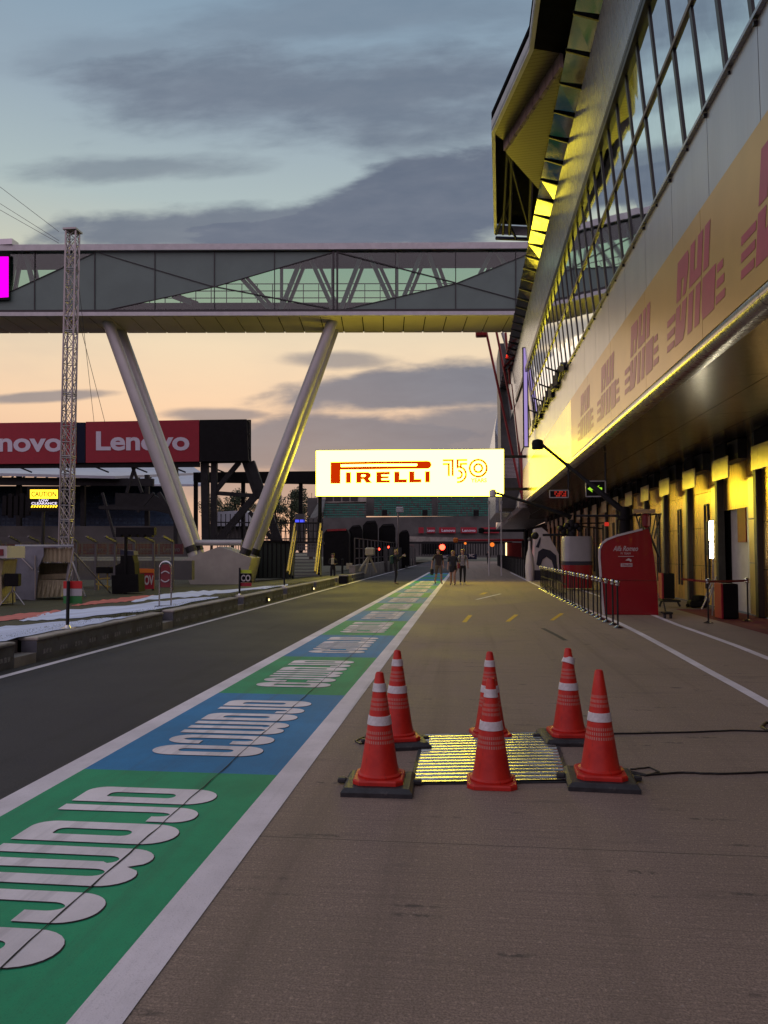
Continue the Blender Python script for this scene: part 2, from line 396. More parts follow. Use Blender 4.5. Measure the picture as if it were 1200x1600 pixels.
M['hair_dark'] = pbr('hair_dark', (0.03, 0.02, 0.012), 0.7)
M['hair_blond'] = pbr('hair_blond', (0.32, 0.22, 0.10), 0.7)
M['tee_grey'] = pbr('tee_grey', (0.30, 0.29, 0.29), 0.85, var=.1)
M['tee_dark'] = pbr('tee_dark', (0.03, 0.02, 0.02), 0.85, var=.2)
M['cloth_black'] = pbr('cloth_black', (0.012, 0.012, 0.015), 0.85, var=.2)
M['shoe'] = pbr('shoe', (0.03, 0.03, 0.03), 0.6)
M['shoe_pale'] = pbr('shoe_pale', (0.4, 0.4, 0.4), 0.6)
M['pack_green'] = pbr('pack_green', (0.015, 0.05, 0.035), 0.8)
M['pale_gear'] = pbr('pale_gear', (0.45, 0.42, 0.28), 0.5)
M['red_carpet'] = pbr('red_carpet', (0.13, 0.015, 0.02), 0.9, var=.3, vscale=4)
M['interior_white'] = pbr('interior_white', (0.5, 0.5, 0.52), 0.6, var=.1)
M['board_white'] = pbr('board_white', (0.45, 0.43, 0.42), 0.6)


def cone_mat():
    m = bpy.data.materials.new('cone_plastic'); m.use_nodes = True; nt = m.node_tree; b = nt.nodes['Principled BSDF']
    tc = nt.nodes.new('ShaderNodeTexCoord'); sp = nt.nodes.new('ShaderNodeSeparateXYZ'); nt.links.new(tc.outputs['Object'], sp.inputs[0])
    x, y, z = sp.outputs
    ang = MT(nt, 'ARCTAN2', y, x)
    fa = MT(nt, 'ABSOLUTE', MT(nt, 'SUBTRACT', MT(nt, 'FRACT', MT(nt, 'MULTIPLY', ang, 38 / (2 * math.pi))), 0.5))
    fz = MT(nt, 'ABSOLUTE', MT(nt, 'SUBTRACT', MT(nt, 'FRACT', MT(nt, 'MULTIPLY', z, 1 / 0.031)), 0.5))
    slot = MT(nt, 'MULTIPLY', SMOOTH(nt, fa, 0.20, 0.28, 1, 0), SMOOTH(nt, fz, 0.27, 0.34, 1, 0))
    inb = MT(nt, 'ADD', MT(nt, 'MULTIPLY', MT(nt, 'GREATER_THAN', z, 0.465), MT(nt, 'LESS_THAN', z, 0.558)),
             MT(nt, 'MULTIPLY', MT(nt, 'GREATER_THAN', z, 0.248), MT(nt, 'LESS_THAN', z, 0.341)))
    mask = MT(nt, 'MULTIPLY', slot, inb)
    n = NOISE(nt, tc.outputs['Object'], 9, 5, .6); n2 = NOISE(nt, MAPV(nt, tc.outputs['Object'], (1, 1, .25)), 40, 4, .6)
    c = MIX(nt, SMOOTH(nt, n, .3, .7), (0.46, 0.013, 0.008, 1), (0.60, 0.024, 0.012, 1))
    c = MIX(nt, SMOOTH(nt, n2, .58, .75, 0, .5), c, (0.16, 0.02, 0.015, 1))
    c = MIX(nt, mask, c, (0.46, 0.22, 0.18, 1))
    nt.links.new(c, b.inputs['Base Color']); b.inputs['Roughness'].default_value = 0.5
    return m


M['cone'] = cone_mat()


# ------------------------------------------------------------------ mesh helpers
class MB:
    def __init__(s): s.v = []; s.f = []; s.mi = []; s.cur = 0

    def add(s, vs, fs):
        o = len(s.v); s.v += [Vector(p) for p in vs]
        for f in fs: s.f.append([i + o for i in f]); s.mi.append(s.cur)
        return s

    def box(s, c, size, rz=0.0, bev=0.0):
        c = Vector(c); a, b, h = size[0] / 2, size[1] / 2, size[2] / 2
        R = Matrix.Rotation(rz, 3, 'Z')
        if bev <= 0:
            vs = [c + R @ Vector((x, y, z)) for z in (-h, h) for x, y in ((-a, -b), (a, -b), (a, b), (-a, b))]
            return s.add(vs, [(3, 2, 1, 0), (4, 5, 6, 7), (0, 1, 5, 4), (1, 2, 6, 5), (2, 3, 7, 6), (3, 0, 4, 7)])
        rings = []
        for z, k in ((-h, bev), (-h + bev, 0), (h - bev, 0), (h, bev)):
            aa, bb = a - k, b - k; q = bev * .7
            rings.append([c + R @ Vector((x, y, z)) for x, y in ((-aa, -bb + q), (-aa + q, -bb), (aa - q, -bb), (aa, -bb + q), (aa, bb - q), (aa - q, bb), (-aa + q, bb), (-aa, bb - q))])
        return s.loft(rings)

    def loft(s, rings, cap=True, closed=True):
        n = len(rings[0]); vs = [p for r in rings for p in r]; fs = []
        for i in range(len(rings) - 1):
            for j in range(n if closed else n - 1):
                k = (j + 1) % n
                fs.append((i * n + j, i * n + k, (i + 1) * n + k, (i + 1) * n + j))
        if cap:
            fs.append(tuple(reversed(range(n)))); fs.append(tuple(range((len(rings) - 1) * n, len(rings) * n)))
        return s.add(vs, fs)

    def tube(s, p, q, r, r2=None, n=8, cap=True):
        p, q = Vector(p), Vector(q); r2 = r if r2 is None else r2
        d = (q - p).normalized(); a = d.orthogonal().normalized(); b = d.cross(a)
        rg = lambda c, rr: [c + a * math.cos(t * 2 * math.pi / n) * rr + b * math.sin(t * 2 * math.pi / n) * rr for t in range(n)]
        return s.loft([rg(p, r), rg(q, r2)], cap)

    def path(s, pts, r, n=6):
        pts = [Vector(p) for p in pts]; rings = []
        for i, p in enumerate(pts):
            d = (pts[min(i + 1, len(pts) - 1)] - pts[max(i - 1, 0)]).normalized()
            a = d.cross(UP)
            a = a.normalized() if a.length > 1e-3 else Vector((1, 0, 0)); b = d.cross(a)
            rr = r[i] if isinstance(r, (list, tuple)) else r
            rings.append([p + a * math.cos(t * 2 * math.pi / n) * rr + b * math.sin(t * 2 * math.pi / n) * rr for t in range(n)])
        return s.loft(rings)

    def bar(s, p, q, w, h, up=UP):
        p, q = Vector(p), Vector(q); d = (q - p).normalized()
        a = d.cross(up)
        a = a.normalized() if a.length > 1e-4 else d.orthogonal().normalized(); b = a.cross(d).normalized()
        rg = lambda c: [c - a * w / 2 - b * h / 2, c + a * w / 2 - b * h / 2, c + a * w / 2 + b * h / 2, c - a * w / 2 + b * h / 2]
        return s.loft([rg(p), rg(q)])

    def prism(s, pts, off):
        """polygon pts (3d) given depth by vector off"""
        pts = [Vector(p) for p in pts]; off = Vector(off); n = len(pts)
        vs = pts + [p + off for p in pts]
        fs = [tuple(range(n)), tuple(reversed(range(n, 2 * n)))] + [(i, i + n, (i + 1) % n + n, (i + 1) % n) for i in range(n)]
        return s.add(vs, fs)

    def quad(s, a, b, c, d): return s.add([a, b, c, d], [(0, 1, 2, 3)])

    def lathe(s, c, prof, n=24):
        c = Vector(c)
        rings = [[c + Vector((r * math.cos(t * 2 * math.pi / n), r * math.sin(t * 2 * math.pi / n), z)) for t in range(n)] for r, z in prof]
        return s.loft(rings)

    def ball(s, c, r, n=10, m=6, sz=1.0):
        return s.lathe(c, [(max(1e-4, r * math.sin(math.pi * i / m)), -r * sz * math.cos(math.pi * i / m)) for i in range(m + 1)], n)

    def build(s, name, mat, parent=None, smooth=False, local=False, origin=None):
        off = Vector((0, 0, 0))
        if parent is not None and not local: off = wloc(parent)
        elif origin is not None: off = Vector(origin)
        me = bpy.data.meshes.new(name)
        me.from_pydata([v - off for v in s.v], [], s.f)
        mats = mat if isinstance(mat, (list, tuple)) else [mat]
        for m in mats: me.materials.append(m)
        for i, p in enumerate(me.polygons):
            p.material_index = s.mi[i] if len(mats) > 1 else 0
        import bmesh
        bm = bmesh.new(); bm.from_mesh(me); bmesh.ops.recalc_face_normals(bm, faces=bm.faces); bm.to_mesh(me); bm.free()
        if smooth:
            me.polygons.foreach_set('use_smooth', [True] * len(me.polygons)); me.set_sharp_from_angle(angle=rad(38))
        ob = bpy.data.objects.new(name, me); COL.objects.link(ob)
        if parent is not None: ob.parent = parent
        elif origin is not None: ob.location = off
        return ob


def wloc(o):
    p = Vector(o.location)
    while o.parent is not None:
        o = o.parent; p += Vector(o.location)
    return p


def tag(o, label, cat=None, group=None, kind=None):
    o['label'] = label
    if cat: o['category'] = cat
    if group: o['group'] = group
    if kind: o['kind'] = kind
    return o


def thing(name, loc, label, cat, group=None, rz=0.0):
    o = bpy.data.objects.new(name, None); COL.objects.link(o); o.location = loc; o.rotation_euler = (0, 0, rz)
    o.empty_display_size = 0.2
    return tag(o, label, cat, group)


def struct(mb, name, mat, label, cat=None, **k):
    o = mb.build(name, mat, **k); return tag(o, label, cat or name.replace('_', ' '), None, 'structure')


def dup(root, loc, rz=None, label=None):
    r = root.copy(); COL.objects.link(r); r.location = loc
    if rz is not None: r.rotation_euler = (0, 0, rz)
    if label: r['label'] = label
    for ch in root.children:
        c = ch.copy(); COL.objects.link(c); c.parent = r
        for g in ch.children:
            d = g.copy(); COL.objects.link(d); d.parent = c
    return r


ORD = ['first', 'second', 'third', 'fourth', 'fifth', 'sixth', 'seventh', 'eighth', 'ninth', 'tenth', 'eleventh', 'twelfth', 'thirteenth', 'fourteenth', 'fifteenth',
       'sixteenth', 'seventeenth', 'eighteenth', 'nineteenth', 'twentieth', 'twenty-first', 'twenty-second', 'twenty-third', 'twenty-fourth', 'twenty-fifth',
       'twenty-sixth', 'twenty-seventh', 'twenty-eighth', 'twenty-ninth', 'thirtieth']


def fill_loops(loops, extrude=0.0):
    """2D loops (outer + holes, even-odd) -> vertices, faces, through a filled 2D curve"""
    cu = bpy.data.curves.new('glyph', 'CURVE'); cu.dimensions = '2D'; cu.fill_mode = 'BOTH'; cu.extrude = extrude
    for lp in loops:
        sp = cu.splines.new('POLY'); sp.points.add(len(lp) - 1); sp.use_cyclic_u = True
        for p, (a, b) in zip(sp.points, lp): p.co = (a, b, 0, 1)
    ob = bpy.data.objects.new('glyph', cu); COL.objects.link(ob)
    bpy.context.view_layer.update()
    me = ob.to_mesh()
    vs = [v.co.copy() for v in me.vertices]; fs = [tuple(p.vertices) for p in me.polygons]
    ob.to_mesh_clear(); bpy.data.objects.remove(ob); bpy.data.curves.remove(cu)
    return vs, fs


def text_geo(s, bold=0.0, shear=0.0, extrude=0.0, spacing=1.0):
    cu = bpy.data.curves.new('words', 'FONT'); cu.body = s; cu.offset = bold; cu.shear = shear; cu.space_character = spacing; cu.extrude = extrude
    cu.resolution_u = 4
    ob = bpy.data.objects.new('words', cu); COL.objects.link(ob); bpy.context.view_layer.update()
    me = ob.to_mesh()
    vs = [v.co.copy() for v in me.vertices]; fs = [tuple(p.vertices) for p in me.polygons]
    ob.to_mesh_clear(); bpy.data.objects.remove(ob); bpy.data.curves.remove(cu)
    return vs, fs


def place2d(mb, geo, o, ux, uy, rect=None):
    """map 2D geometry onto plane o + ux*u + uy*v; rect=(u0,v0,u1,v1) rescales its bounds"""
    vs, fs = geo; o, ux, uy = Vector(o), Vector(ux), Vector(uy); nz = ux.cross(uy).normalized()
    if rect:
        x0, x1 = min(v.x for v in vs), max(v.x for v in vs); y0, y1 = min(v.y for v in vs), max(v.y for v in vs)
        u0, v0, u1, v1 = rect
        vs = [Vector((u0 + (v.x - x0) / (x1 - x0) * (u1 - u0), v0 + (v.y - y0) / (y1 - y0) * (v1 - v0), v.z)) for v in vs]
    return mb.add([o + ux * v.x + uy * v.y + nz * v.z for v in vs], fs)


def rr(u0, u1, v0, v1, tl=0, tr=0, br=0, bl=0, n=6):
    def arc(cx, cy, r, a0):
        return [(cx, cy)] if r <= 0 else [(cx + r * math.cos(a0 + i / n * math.pi / 2), cy + r * math.sin(a0 + i / n * math.pi / 2)) for i in range(n + 1)]
    return (arc(u1 - br, v0 + br, br, -math.pi / 2) + arc(u1 - tr, v1 - tr, tr, 0) + arc(u0 + tl, v1 - tl, tl, math.pi / 2) + arc(u0 + bl, v0 + bl, bl, math.pi))


def sheet(pts, name, mat, label, cat):
    mb = MB(); mb.add(pts, [tuple(range(len(pts)))]); return struct(mb, name, mat, label, cat)


def strip_x(x0, x1, y0, y1, z, name, mat, label, cat):
    return sheet([(x0, y0, z), (x1, y0, z), (x1, y1, z), (x0, y1, z)], name, mat, label, cat)


# ------------------------------------------------------------------ ground
strip_x(-900, 900, -200, 1800, -0.16, 'ground', M['far_ground'], 'dull open ground reaching out to the horizon', 'ground')
strip_x(-6.25, -1.17, -12, 130, 0.0, 'pit_lane', M['lane'], 'dark asphalt fast lane beside the low wall', 'road')
strip_x(-1.17, 7.1, -12, 130, 0.0, 'garage_apron', M['apron'], 'brushed grey concrete apron in front of the garages', 'pavement')
mb = MB(); xs = [-6.45, -6.9, -8, -9, -10, -11, -12, -20, -60, -300]
ysr = [-12, 5, 12, 20, 30, 45, 70, 130]
for i in range(len(xs) - 1):
    for j in range(len(ysr) - 1):
        mb.quad((xs[i], ysr[j], terr_z(xs[i])), (xs[i], ysr[j + 1], terr_z(xs[i])), (xs[i + 1], ysr[j + 1], terr_z(xs[i + 1])), (xs[i + 1], ysr[j], terr_z(xs[i + 1])))
struct(mb, 'grass_bank', M['grass_soil'], 'worn grass bank behind the low concrete wall', 'grass bank')

# painted strip
strip_x(-1.36, -1.17, -4, 60, 0.004, 'lane_line', M['white_paint'], 'broad white line on the apron side of the green and blue strip', 'road marking')
strip_x(-3.0, -2.81, -4, 60, 0.004, 'lane_line', M['white_paint'], 'broad white line on the lane side of the green and blue strip', 'road marking')
strip_x(-5.98, -5.86, -4, 90, 0.004, 'lane_line', M['white_paint'], 'thin white line along the foot of the low wall', 'road marking')
P0, PL = 2.41, 3.07
for k in range(-1, 18):
    g = k % 2 == 0
    strip_x(-2.81, -1.36, P0 + PL * k, P0 + PL * (k + 1), 0.004, 'painted_panel', M['green_paint'] if g else M['blue_paint'],
            ('green' if g else 'blue') + ' painted panel, %s from the camera along the strip' % ORD[k + 1], 'road marking')


def aramco_loops(dx=0.0, dy=0.0, grow=0.0):
    L = []; u = 0.0; g = grow
    def arc(cx, cy, rx, ry, a0, a1, n=8): return [(cx + rx * math.cos(rad(a0 + (a1 - a0) * i / n)), cy + ry * math.sin(rad(a0 + (a1 - a0) * i / n))) for i in range(n + 1)]
    H = 0.9; t = 0.132
    def A(u): L.append(rr(u, u + .38, 0, H, .18, .18, 0, .13)); L.append(rr(u + t, u + .38 - t, .18, H - .27, .055, .055, 0.02, .05))
    def R(u): L.append([(u, 0)] + [(u, H - .16)] + arc(u + .16, H - .16, .16, .16, 180, 90) + arc(u + .19, H - .13, .13, .13, 90, 0) + [(u + .32, H - .27), (u + .21, H - .27)] + arc(u + .165, H - .25, .045, .08, 0, 180) + [(u + t, 0)])
    def Mm(u):
        w = .58
        L.append([(u, 0), (u, H - .16)] + arc(u + .16, H - .16, .16, .16, 180, 60) + [(u + w / 2, H - .09)] + arc(u + w - .16, H - .16, .16, .16, 120, 0) + [(u + w, 0), (u + w - t, 0)]
                 + [(u + w - t, H - .24)] + arc(u + w - t - .055, H - .24, .055, .07, 0, 180)[1:] + [(u + w / 2 + t / 2, 0), (u + w / 2 - t / 2, 0)] + [(u + w / 2 - t / 2, H - .24)] + arc(u + t + .06, H - .24, .06, .07, 0, 180)[1:] + [(u + t, 0)])
    def Cc(u):
        w = .37
        L.append([(u + w, H - .34), (u + w, H - .18)] + arc(u + w - .17, H - .17, .17, .17, 0, 90) + arc(u + .17, H - .17, .17, .17, 90, 180) + arc(u + .17, .17, .17, .17, 180, 270) + arc(u + w - .17, .17, .17, .17, 270, 360)
                 + [(u + w, .30), (u + w - t, .30)] + arc(u + w - t - .07, .20, .07, .08, 0, -90) + arc(u + t + .07, .20, .07, .08, 270, 180) + arc(u + t + .07, H - .25, .07, .08, 180, 90) + arc(u + w - t - .07, H - .25, .07, .08, 90, 0) + [(u + w - t, H - .34)])
    def O(u): L.append(rr(u, u + .38, 0, H, .18, .18, .18, .18)); L.append(rr(u + t, u + .38 - t, .21, H - .24, .055, .055, .055, .055))
    A(0); R(.46); A(.83); Mm(1.29); Cc(1.96); O(2.40)
    return [[(p[0] * 0.80 + dx, p[1] + dy) for p in l] for l in L]


ag = fill_loops(aramco_loops())
sg = fill_loops(aramco_loops(0.007, 0.008))
mbL = MB(); place2d(mbL, ag, (0, 0, 0), (0, -1, 0), (1, 0, 0))
mbS = MB(); place2d(mbS, sg, (0, 0, 0), (0, -1, 0), (1, 0, 0))
lt0 = sh0 = None
for k in range(-1, 13):
    loc = (-2.53, P0 + PL * (k + 1) - 0.40, 0.0)
    lab = 'white word lettered on the %s painted panel, %s from the camera' % ('green' if k % 2 == 0 else 'blue', ORD[k + 1])
    if lt0 is None:
        lt0 = struct(mbL, 'painted_lettering', M['letter_paint'], lab, 'road marking'); sh0 = mbS.build('letter_outline', M['line_dark'], lt0, local=True)
        lt0.location = (loc[0], loc[1], 0.008); sh0.location = (0, 0, -0.002)
    else:
        dup(lt0, (loc[0], loc[1], 0.008), label=lab)
# pavement joint through the strip
mb = MB(); y = -2.0; prev = None
while y < 45:
    x = -1.785 + random.uniform(-.006, .006); w = random.uniform(.002, .006)
    if prev: mb.quad((prev[0] - prev[1], prev[2], 0.0105), (prev[0] + prev[1], prev[2], 0.0105), (x + w, y, 0.0105), (x - w, y, 0.0105))
    prev = (x, w, y); y += .13
struct(mb, 'pavement_joint', M['line_dark'], 'dark crack running lengthwise through the painted strip', 'pavement joint')


def polyline_strip(pts, w, z):
    mb = MB(); L = []; R_ = []
    for i, p in enumerate(pts):
        d = (pts[min(i + 1, len(pts) - 1)] - pts[max(i - 1, 0)]); n = Vector((-d.y, d.x, 0)).normalized() * w / 2
        L.append(Vector((p.x, p.y, z)) + n); R_.append(Vector((p.x, p.y, z)) - n)
    for i in range(len(pts) - 1): mb.quad(L[i], R_[i], R_[i + 1], L[i + 1])
    return mb


l1 = [Vector((2.75, 1.5, 0)), Vector((2.95, 4.5, 0))] + [G(*p) for p in ((1200, 1100), (1150, 1072), (1100, 1045), (1050, 1017), (1000, 990), (966, 973))] + [Vector((3.28, 22, 0)), Vector((3.3, 30, 0)), Vector((3.3, 60, 0))]
struct(polyline_strip(l1, .13, .004), 'apron_line', M['white_paint'], 'white line curving under the stanchion row towards the lower right', 'road marking')
l2 = [Vector((4.1, 2, 0)), Vector((4.4, 7, 0))] + [G(*p) for p in ((1200, 1029), (1150, 1009), (1100, 991), (1060, 977), (1020, 961))] + [Vector((4.72, 26, 0)), Vector((4.75, 50, 0))]
struct(polyline_strip(l2, .13, .004), 'apron_line', M['white_paint'], 'white line nearer the garage doors running past the red gantry booth', 'road marking')
for (px, py, wd, hg, lab) in ((731, 967, 8, 9, 'yellow dash on the apron beyond the middle cones'), (801, 966, 12, 9, 'yellow dash on the apron between two others'),
                              (871, 964, 14, 9, 'yellow dash nearest the stanchion row')):
    a, b = G(px - wd / 2 - 2, py + hg / 2 + 1), G(px + wd / 2, py - hg / 2 - 1)
    struct(polyline_strip([a, b], .10, .004), 'apron_dash', M['yellow_paint'], lab, 'road marking')
struct(polyline_strip([G(744, 937), G(782, 928)], .10, .004), 'apron_dash', M['white_paint'], 'short white dash far along the apron near the walkers', 'road marking')
struct(polyline_strip([G(752, 929), G(759, 926)], .16, .004), 'apron_dash', M['yellow_paint'], 'small bright yellow mark beside the short white dash', 'road marking')
strip_x(5.75, 7.1, 4, 22.3, .004, 'threshold_carpet', M['red_carpet'], 'dark red carpet strip laid along the garage threshold', 'carpet')
struct(polyline_strip([G(848, 982), G(868, 992), G(884, 1001)], .09, .004), 'tyre_mark', pbr('tyre_mark', (.06, .055, .05), .9, var=.4, vscale=8), 'dark tyre smear on the apron beyond the right cones', 'tyre mark')

# painted grass bands
def drape(top, bot, name, mat, label, n=22):
    mb = MB(); T = []; B = []
    def samp(pl, t):
        s = t * (len(pl) - 1); i = min(int(s), len(pl) - 2); f = s - i
        return (pl[i][0] + (pl[i + 1][0] - pl[i][0]) * f, pl[i][1] + (pl[i + 1][1] - pl[i][1]) * f)
    rows = []
    for i in range(n + 1):
        a, b = samp(top, i / n), samp(bot, i / n)
        rows.append([GT(a[0] + (b[0] - a[0]) * j / 4, a[1] + (b[1] - a[1]) * j / 4 + (random.uniform(-1.2, 1.2) if j in (0, 4) else 0), .015) for j in range(5)])
    for i in range(n):
        for j in range(4): mb.quad(rows[i][j], rows[i][j + 1], rows[i + 1][j + 1], rows[i + 1][j])
    return struct(mb, name, mat, label, 'painted grass')


drape([(-40, 985), (0, 979), (100, 971), (150, 967), (212, 961.5)], [(-40, 1010), (0, 1002), (100, 983), (150, 974), (212, 961.5)], 'painted_grass', M['grass_white'], 'white painted wedge on the grass nearest the low wall')
drape([(30, 969), (60, 961), (100, 953), (200, 945), (250, 939), (341, 932.5)], [(30, 970), (60, 969), (100, 967), (200, 957), (250, 952), (341, 932.5)], 'painted_grass', M['grass_white'], 'long pale painted band on the grass ending at the concrete pier')
drape([(-40, 968), (0, 962.5), (50, 957), (95, 953)], [(-40, 977), (0, 971), (50, 965), (95, 955)], 'painted_grass', M['grass_red'], 'faded red painted patch at the end of the pale grass band')
drape([(112, 945.5), (150, 939), (200, 933), (240, 929.5)], [(112, 947), (150, 944), (200, 940), (240, 930.5)], 'painted_grass', M['grass_red'], 'faded red painted wedge in front of the black speaker stack')
drape([(205, 939.5), (240, 930.5), (300, 924), (350, 921), (450, 913)], [(205, 941), (240, 936), (300, 932), (350, 927), (450, 915)], 'painted_grass', M['grass_white'], 'pale blue painted band running past the concrete pier')
mb = MB()
for i in range(5000):
    yy = 7 + 24 * random.random() ** 1.5; xx = -6.50 - .38 * random.random(); z = terr_z(xx); h = random.uniform(.012, .032); a = random.random() * 3.14; w = .006
    dx, dy = math.cos(a) * w, math.sin(a) * w
    mb.add([(xx - dx, yy - dy, z), (xx + dx, yy + dy, z), (xx + random.uniform(-.02, .02), yy + random.uniform(-.02, .02), z + h)], [(0, 1, 2)])
tag(mb.build('grass', pbr('grass_blade', (.06, .075, .02), .8, var=.4, vscale=2)), 'short grass blades along the top of the low wall', 'grass', None, 'stuff')

# ------------------------------------------------------------------ low pit wall
gaps = [10.35 + 5.2 * i for i in range(-3, 8)]
for i in range(len(gaps) - 1):
    y0, y1 = gaps[i] + .28, gaps[i + 1] - .28
    w = thing('pit_wall_block', (-6.33, (y0 + y1) / 2, 0), '%s long block of the low grey wall edging the lane, counted from the camera' % ORD[i], 'wall', 'low wall blocks along the lane')
    MB().box((-6.33, (y0 + y1) / 2, .155), (.24, y1 - y0, .31)).build('wall_face', M['wall_face'], w)
    MB().box((-6.35, (y0 + y1) / 2, .335), (.32, y1 - y0 + .02, .05), bev=.015).build('coping', M['concrete'], w)
    mb = MB(); yy = y0 + .2
    while yy < y1 - .25:
        for q in range(3): mb.box((-6.2085, yy + q * .085 + random.uniform(0, .01), .135), (.003, .06, random.uniform(.055, .08)))
        yy += .46
    mb.build('stencil_lettering', M['stencil'], w)
    s = thing('wall_step', (-6.45, y1 + .28, 0), 'recessed concrete step in the gap after the %s wall block' % ORD[i], 'step', 'steps in the wall gaps')
    MB().box((-6.45, y1 + .28, .07), (.48, .54, .14)).build('lower_step', M['concrete'], s)
    MB().box((-6.60, y1 + .28, .235), (.2, .54, .19)).build('upper_step', M['concrete'], s)
mb = MB()
for yy in [11.6, 12.0, 12.6, 13.4, 13.9, 14.15, 14.3]:
    mb.ball((-6.205, yy, .24), .012, 6, 4)
mb2 = MB()
for (px, py) in ((420, 936), (490, 919)):
    p = PX(px, py, -6.16)
    s = thing('wall_glint', (p.x, p.y, .12), 'small glint made as a glowing bead on the low wall ' + ('near the striped flag post' if px == 420 else 'nearest the stair'), 'lamp', 'glints on the low wall')
    MB().box((-6.19, p.y, p.z), (.05, .2, .16), bev=.015).build('housing', M['black'], s)
    MB().ball((-6.16, p.y, p.z - .02), .04, 10, 6).build('lens', M['lamp_warm'], s, smooth=True)  # bright glint on the wall face, made as a glowing bead

# ------------------------------------------------------------------ the pit building
LIPX = 3.3
Z = lambda zp: zp + CAM_H
B = thing('pit_building', (5, 20, 0), 'long metal clad pit building with mirrored windows and overhanging first floor', 'building')
YA, YB = -6.0, 46.0
def slab(x0, z0, x1, z1, ya, yb, th=.12):
    """inclined sheet of cladding from (x0,z0) to (x1,z1), thick towards +X"""
    mb = MB(); n = Vector((z1 - z0, 0, -(x1 - x0))).normalized() * th
    if n.x < 0: n = -n
    pts = [Vector((x0, ya, Z(z0))), Vector((x1, ya, Z(z1))), Vector((x1, yb, Z(z1))), Vector((x0, yb, Z(z0)))]
    mb.prism(pts, n); return mb
# fascia: individual panels with open joints (pattern inside one part each)
mb = MB(); y = YA
while y < YB:
    y1 = min(y + 1.85, YB); n = .1
    mb.prism([Vector((LIPX - .0, y + .008, Z(4.83))), Vector((LIPX - .01, y + .008, Z(6.0))), Vector((LIPX - .01, y1 - .008, Z(6.0))), Vector((LIPX, y1 - .008, Z(4.83)))], (n, random.uniform(-.002, .002), 0)); y = y1
mb.build('fascia_cladding', M['grey_clad'], B)
mb = MB(); y = YA
while y < YB:
    y1 = min(y + 3.7, YB)
    mb.prism([Vector((LIPX, y + .006, Z(2.93))), Vector((LIPX, y + .006, Z(4.825))), Vector((LIPX, y1 - .006, Z(4.825))), Vector((LIPX, y1 - .006, Z(2.93)))], (.1, 0, 0)); y = y1
mb.build('lower_cladding', M['low_clad'], B)
MB().box((LIPX + .25, 20, Z(4.4)), (.25, 52.1, 3.1)).build('backing_wall', M['black'], B)
mb = MB(); y = YA
while y < YB:
    mb.box((LIPX - .03, y, Z(5.96)), (.05, .04, .05)); mb.box((LIPX - .02, y + .9, Z(5.96)), (.04, .02, .04)); y += 1.85
MB().box((LIPX - .0, 20, Z(6.03)), (.14, 52, .05)).build('sill', M['lip'], B)
mb.build('sill_bracket', M['mullion'], B)
# rounded lip
pr = [(LIPX - .01, 2.93), (LIPX - .05, 2.92), (LIPX - .07, 2.86), (LIPX - .06, 2.79), (LIPX - .01, 2.74), (LIPX + .08, 2.72), (LIPX + .2, 2.72), (LIPX + .2, 2.93)]
mb = MB(); y = YA
while y < YB:
    y1 = min(y + 3.7, YB); mb.loft([[Vector((a, y + .005, Z(b))) for a, b in pr], [Vector((a, y1 - .005, Z(b))) for a, b in pr]]); y = y1
mb.build('rounded_lip', M['lip'], B, smooth=True)
# soffit in strips
mb = MB()
for (xa, xb, za, zb) in ((3.5, 4.75, 2.725, 2.79), (4.765, 6.0, 2.79, 2.85), (6.015, 7.35, 2.85, 2.92)):
    y = YA
    while y < 66:
        y1 = y + 3.7; mb.prism([Vector((xa, y + .006, Z(za))), Vector((xb, y + .006, Z(zb))), Vector((xb, y1 - .006, Z(zb))), Vector((xa, y1 - .006, Z(za)))], (0, 0, .05)); y = y1
mb.build('soffit', M['soffit'], B)
MB().box((5.45, 30, Z(3.12)), (3.9, 72, .1)).build('floor_slab', M['black'], B)
# windows: two rows of mirrored panes between mullions
W0, W1 = (3.28, 6.06), (3.0, 9.0)
def wp(t, y, off=0.0):
    n = Vector((-(W1[1] - W0[1]), 0, (W1[0] - W0[0]))).normalized()
    return Vector((W0[0] + (W1[0] - W0[0]) * t, y, Z(W0[1] + (W1[1] - W0[1]) * t))) + n * off
SPC = .92; ny = 45; wy0 = 37.4 - SPC * ny; TR = .52
for i in range(ny):
    for (t0, t1) in ((.015, TR - .012), (TR + .012, .985)):
        y0, y1 = wy0 + i * SPC + .04, wy0 + (i + 1) * SPC - .04; j = [random.uniform(-.0035, .0035) for _ in range(4)]
        mb = MB(); p = [wp(t0, y0, j[0]), wp(t1, y0, j[1]), wp(t1, y1, j[2]), wp(t0, y1, j[3])]
        mb.prism(p, (.02, 0, 0)).build('window', M['wing_glass'], B)
mb = MB()
for i in range(ny + 1):
    y = wy0 + i * SPC; mb.prism([wp(0, y - .045, .022), wp(1, y - .045, .022), wp(1, y + .045, .022), wp(0, y + .045, .022)], (.10, 0, 0))
mb.build('mullion', M['mullion'], B)
mb = MB(); mb.prism([wp(TR - .010, wy0, .04), wp(TR + .010, wy0, .04), wp(TR + .010, 37.4, .04), wp(TR - .010, 37.4, .04)], (.10, 0, 0)); mb.build('transom', M['bronze'], B)
mb = MB()
for a in (.985, 1.022):
    mb.prism([wp(a - .018, YA, .10), wp(a + .012, YA, .10), wp(a + .012, YB, .10), wp(a - .018, YB, .10)], (.2, 0, 0))
mb.build('head_channel', M['mullion'], B)
MB().prism([wp(-.0, YA, -.3), wp(1, YA, -.3), wp(1, 38, -.3), wp(0, 38, -.3)], (.2, 0, 0)).build('inner_wall', M['black'], B)
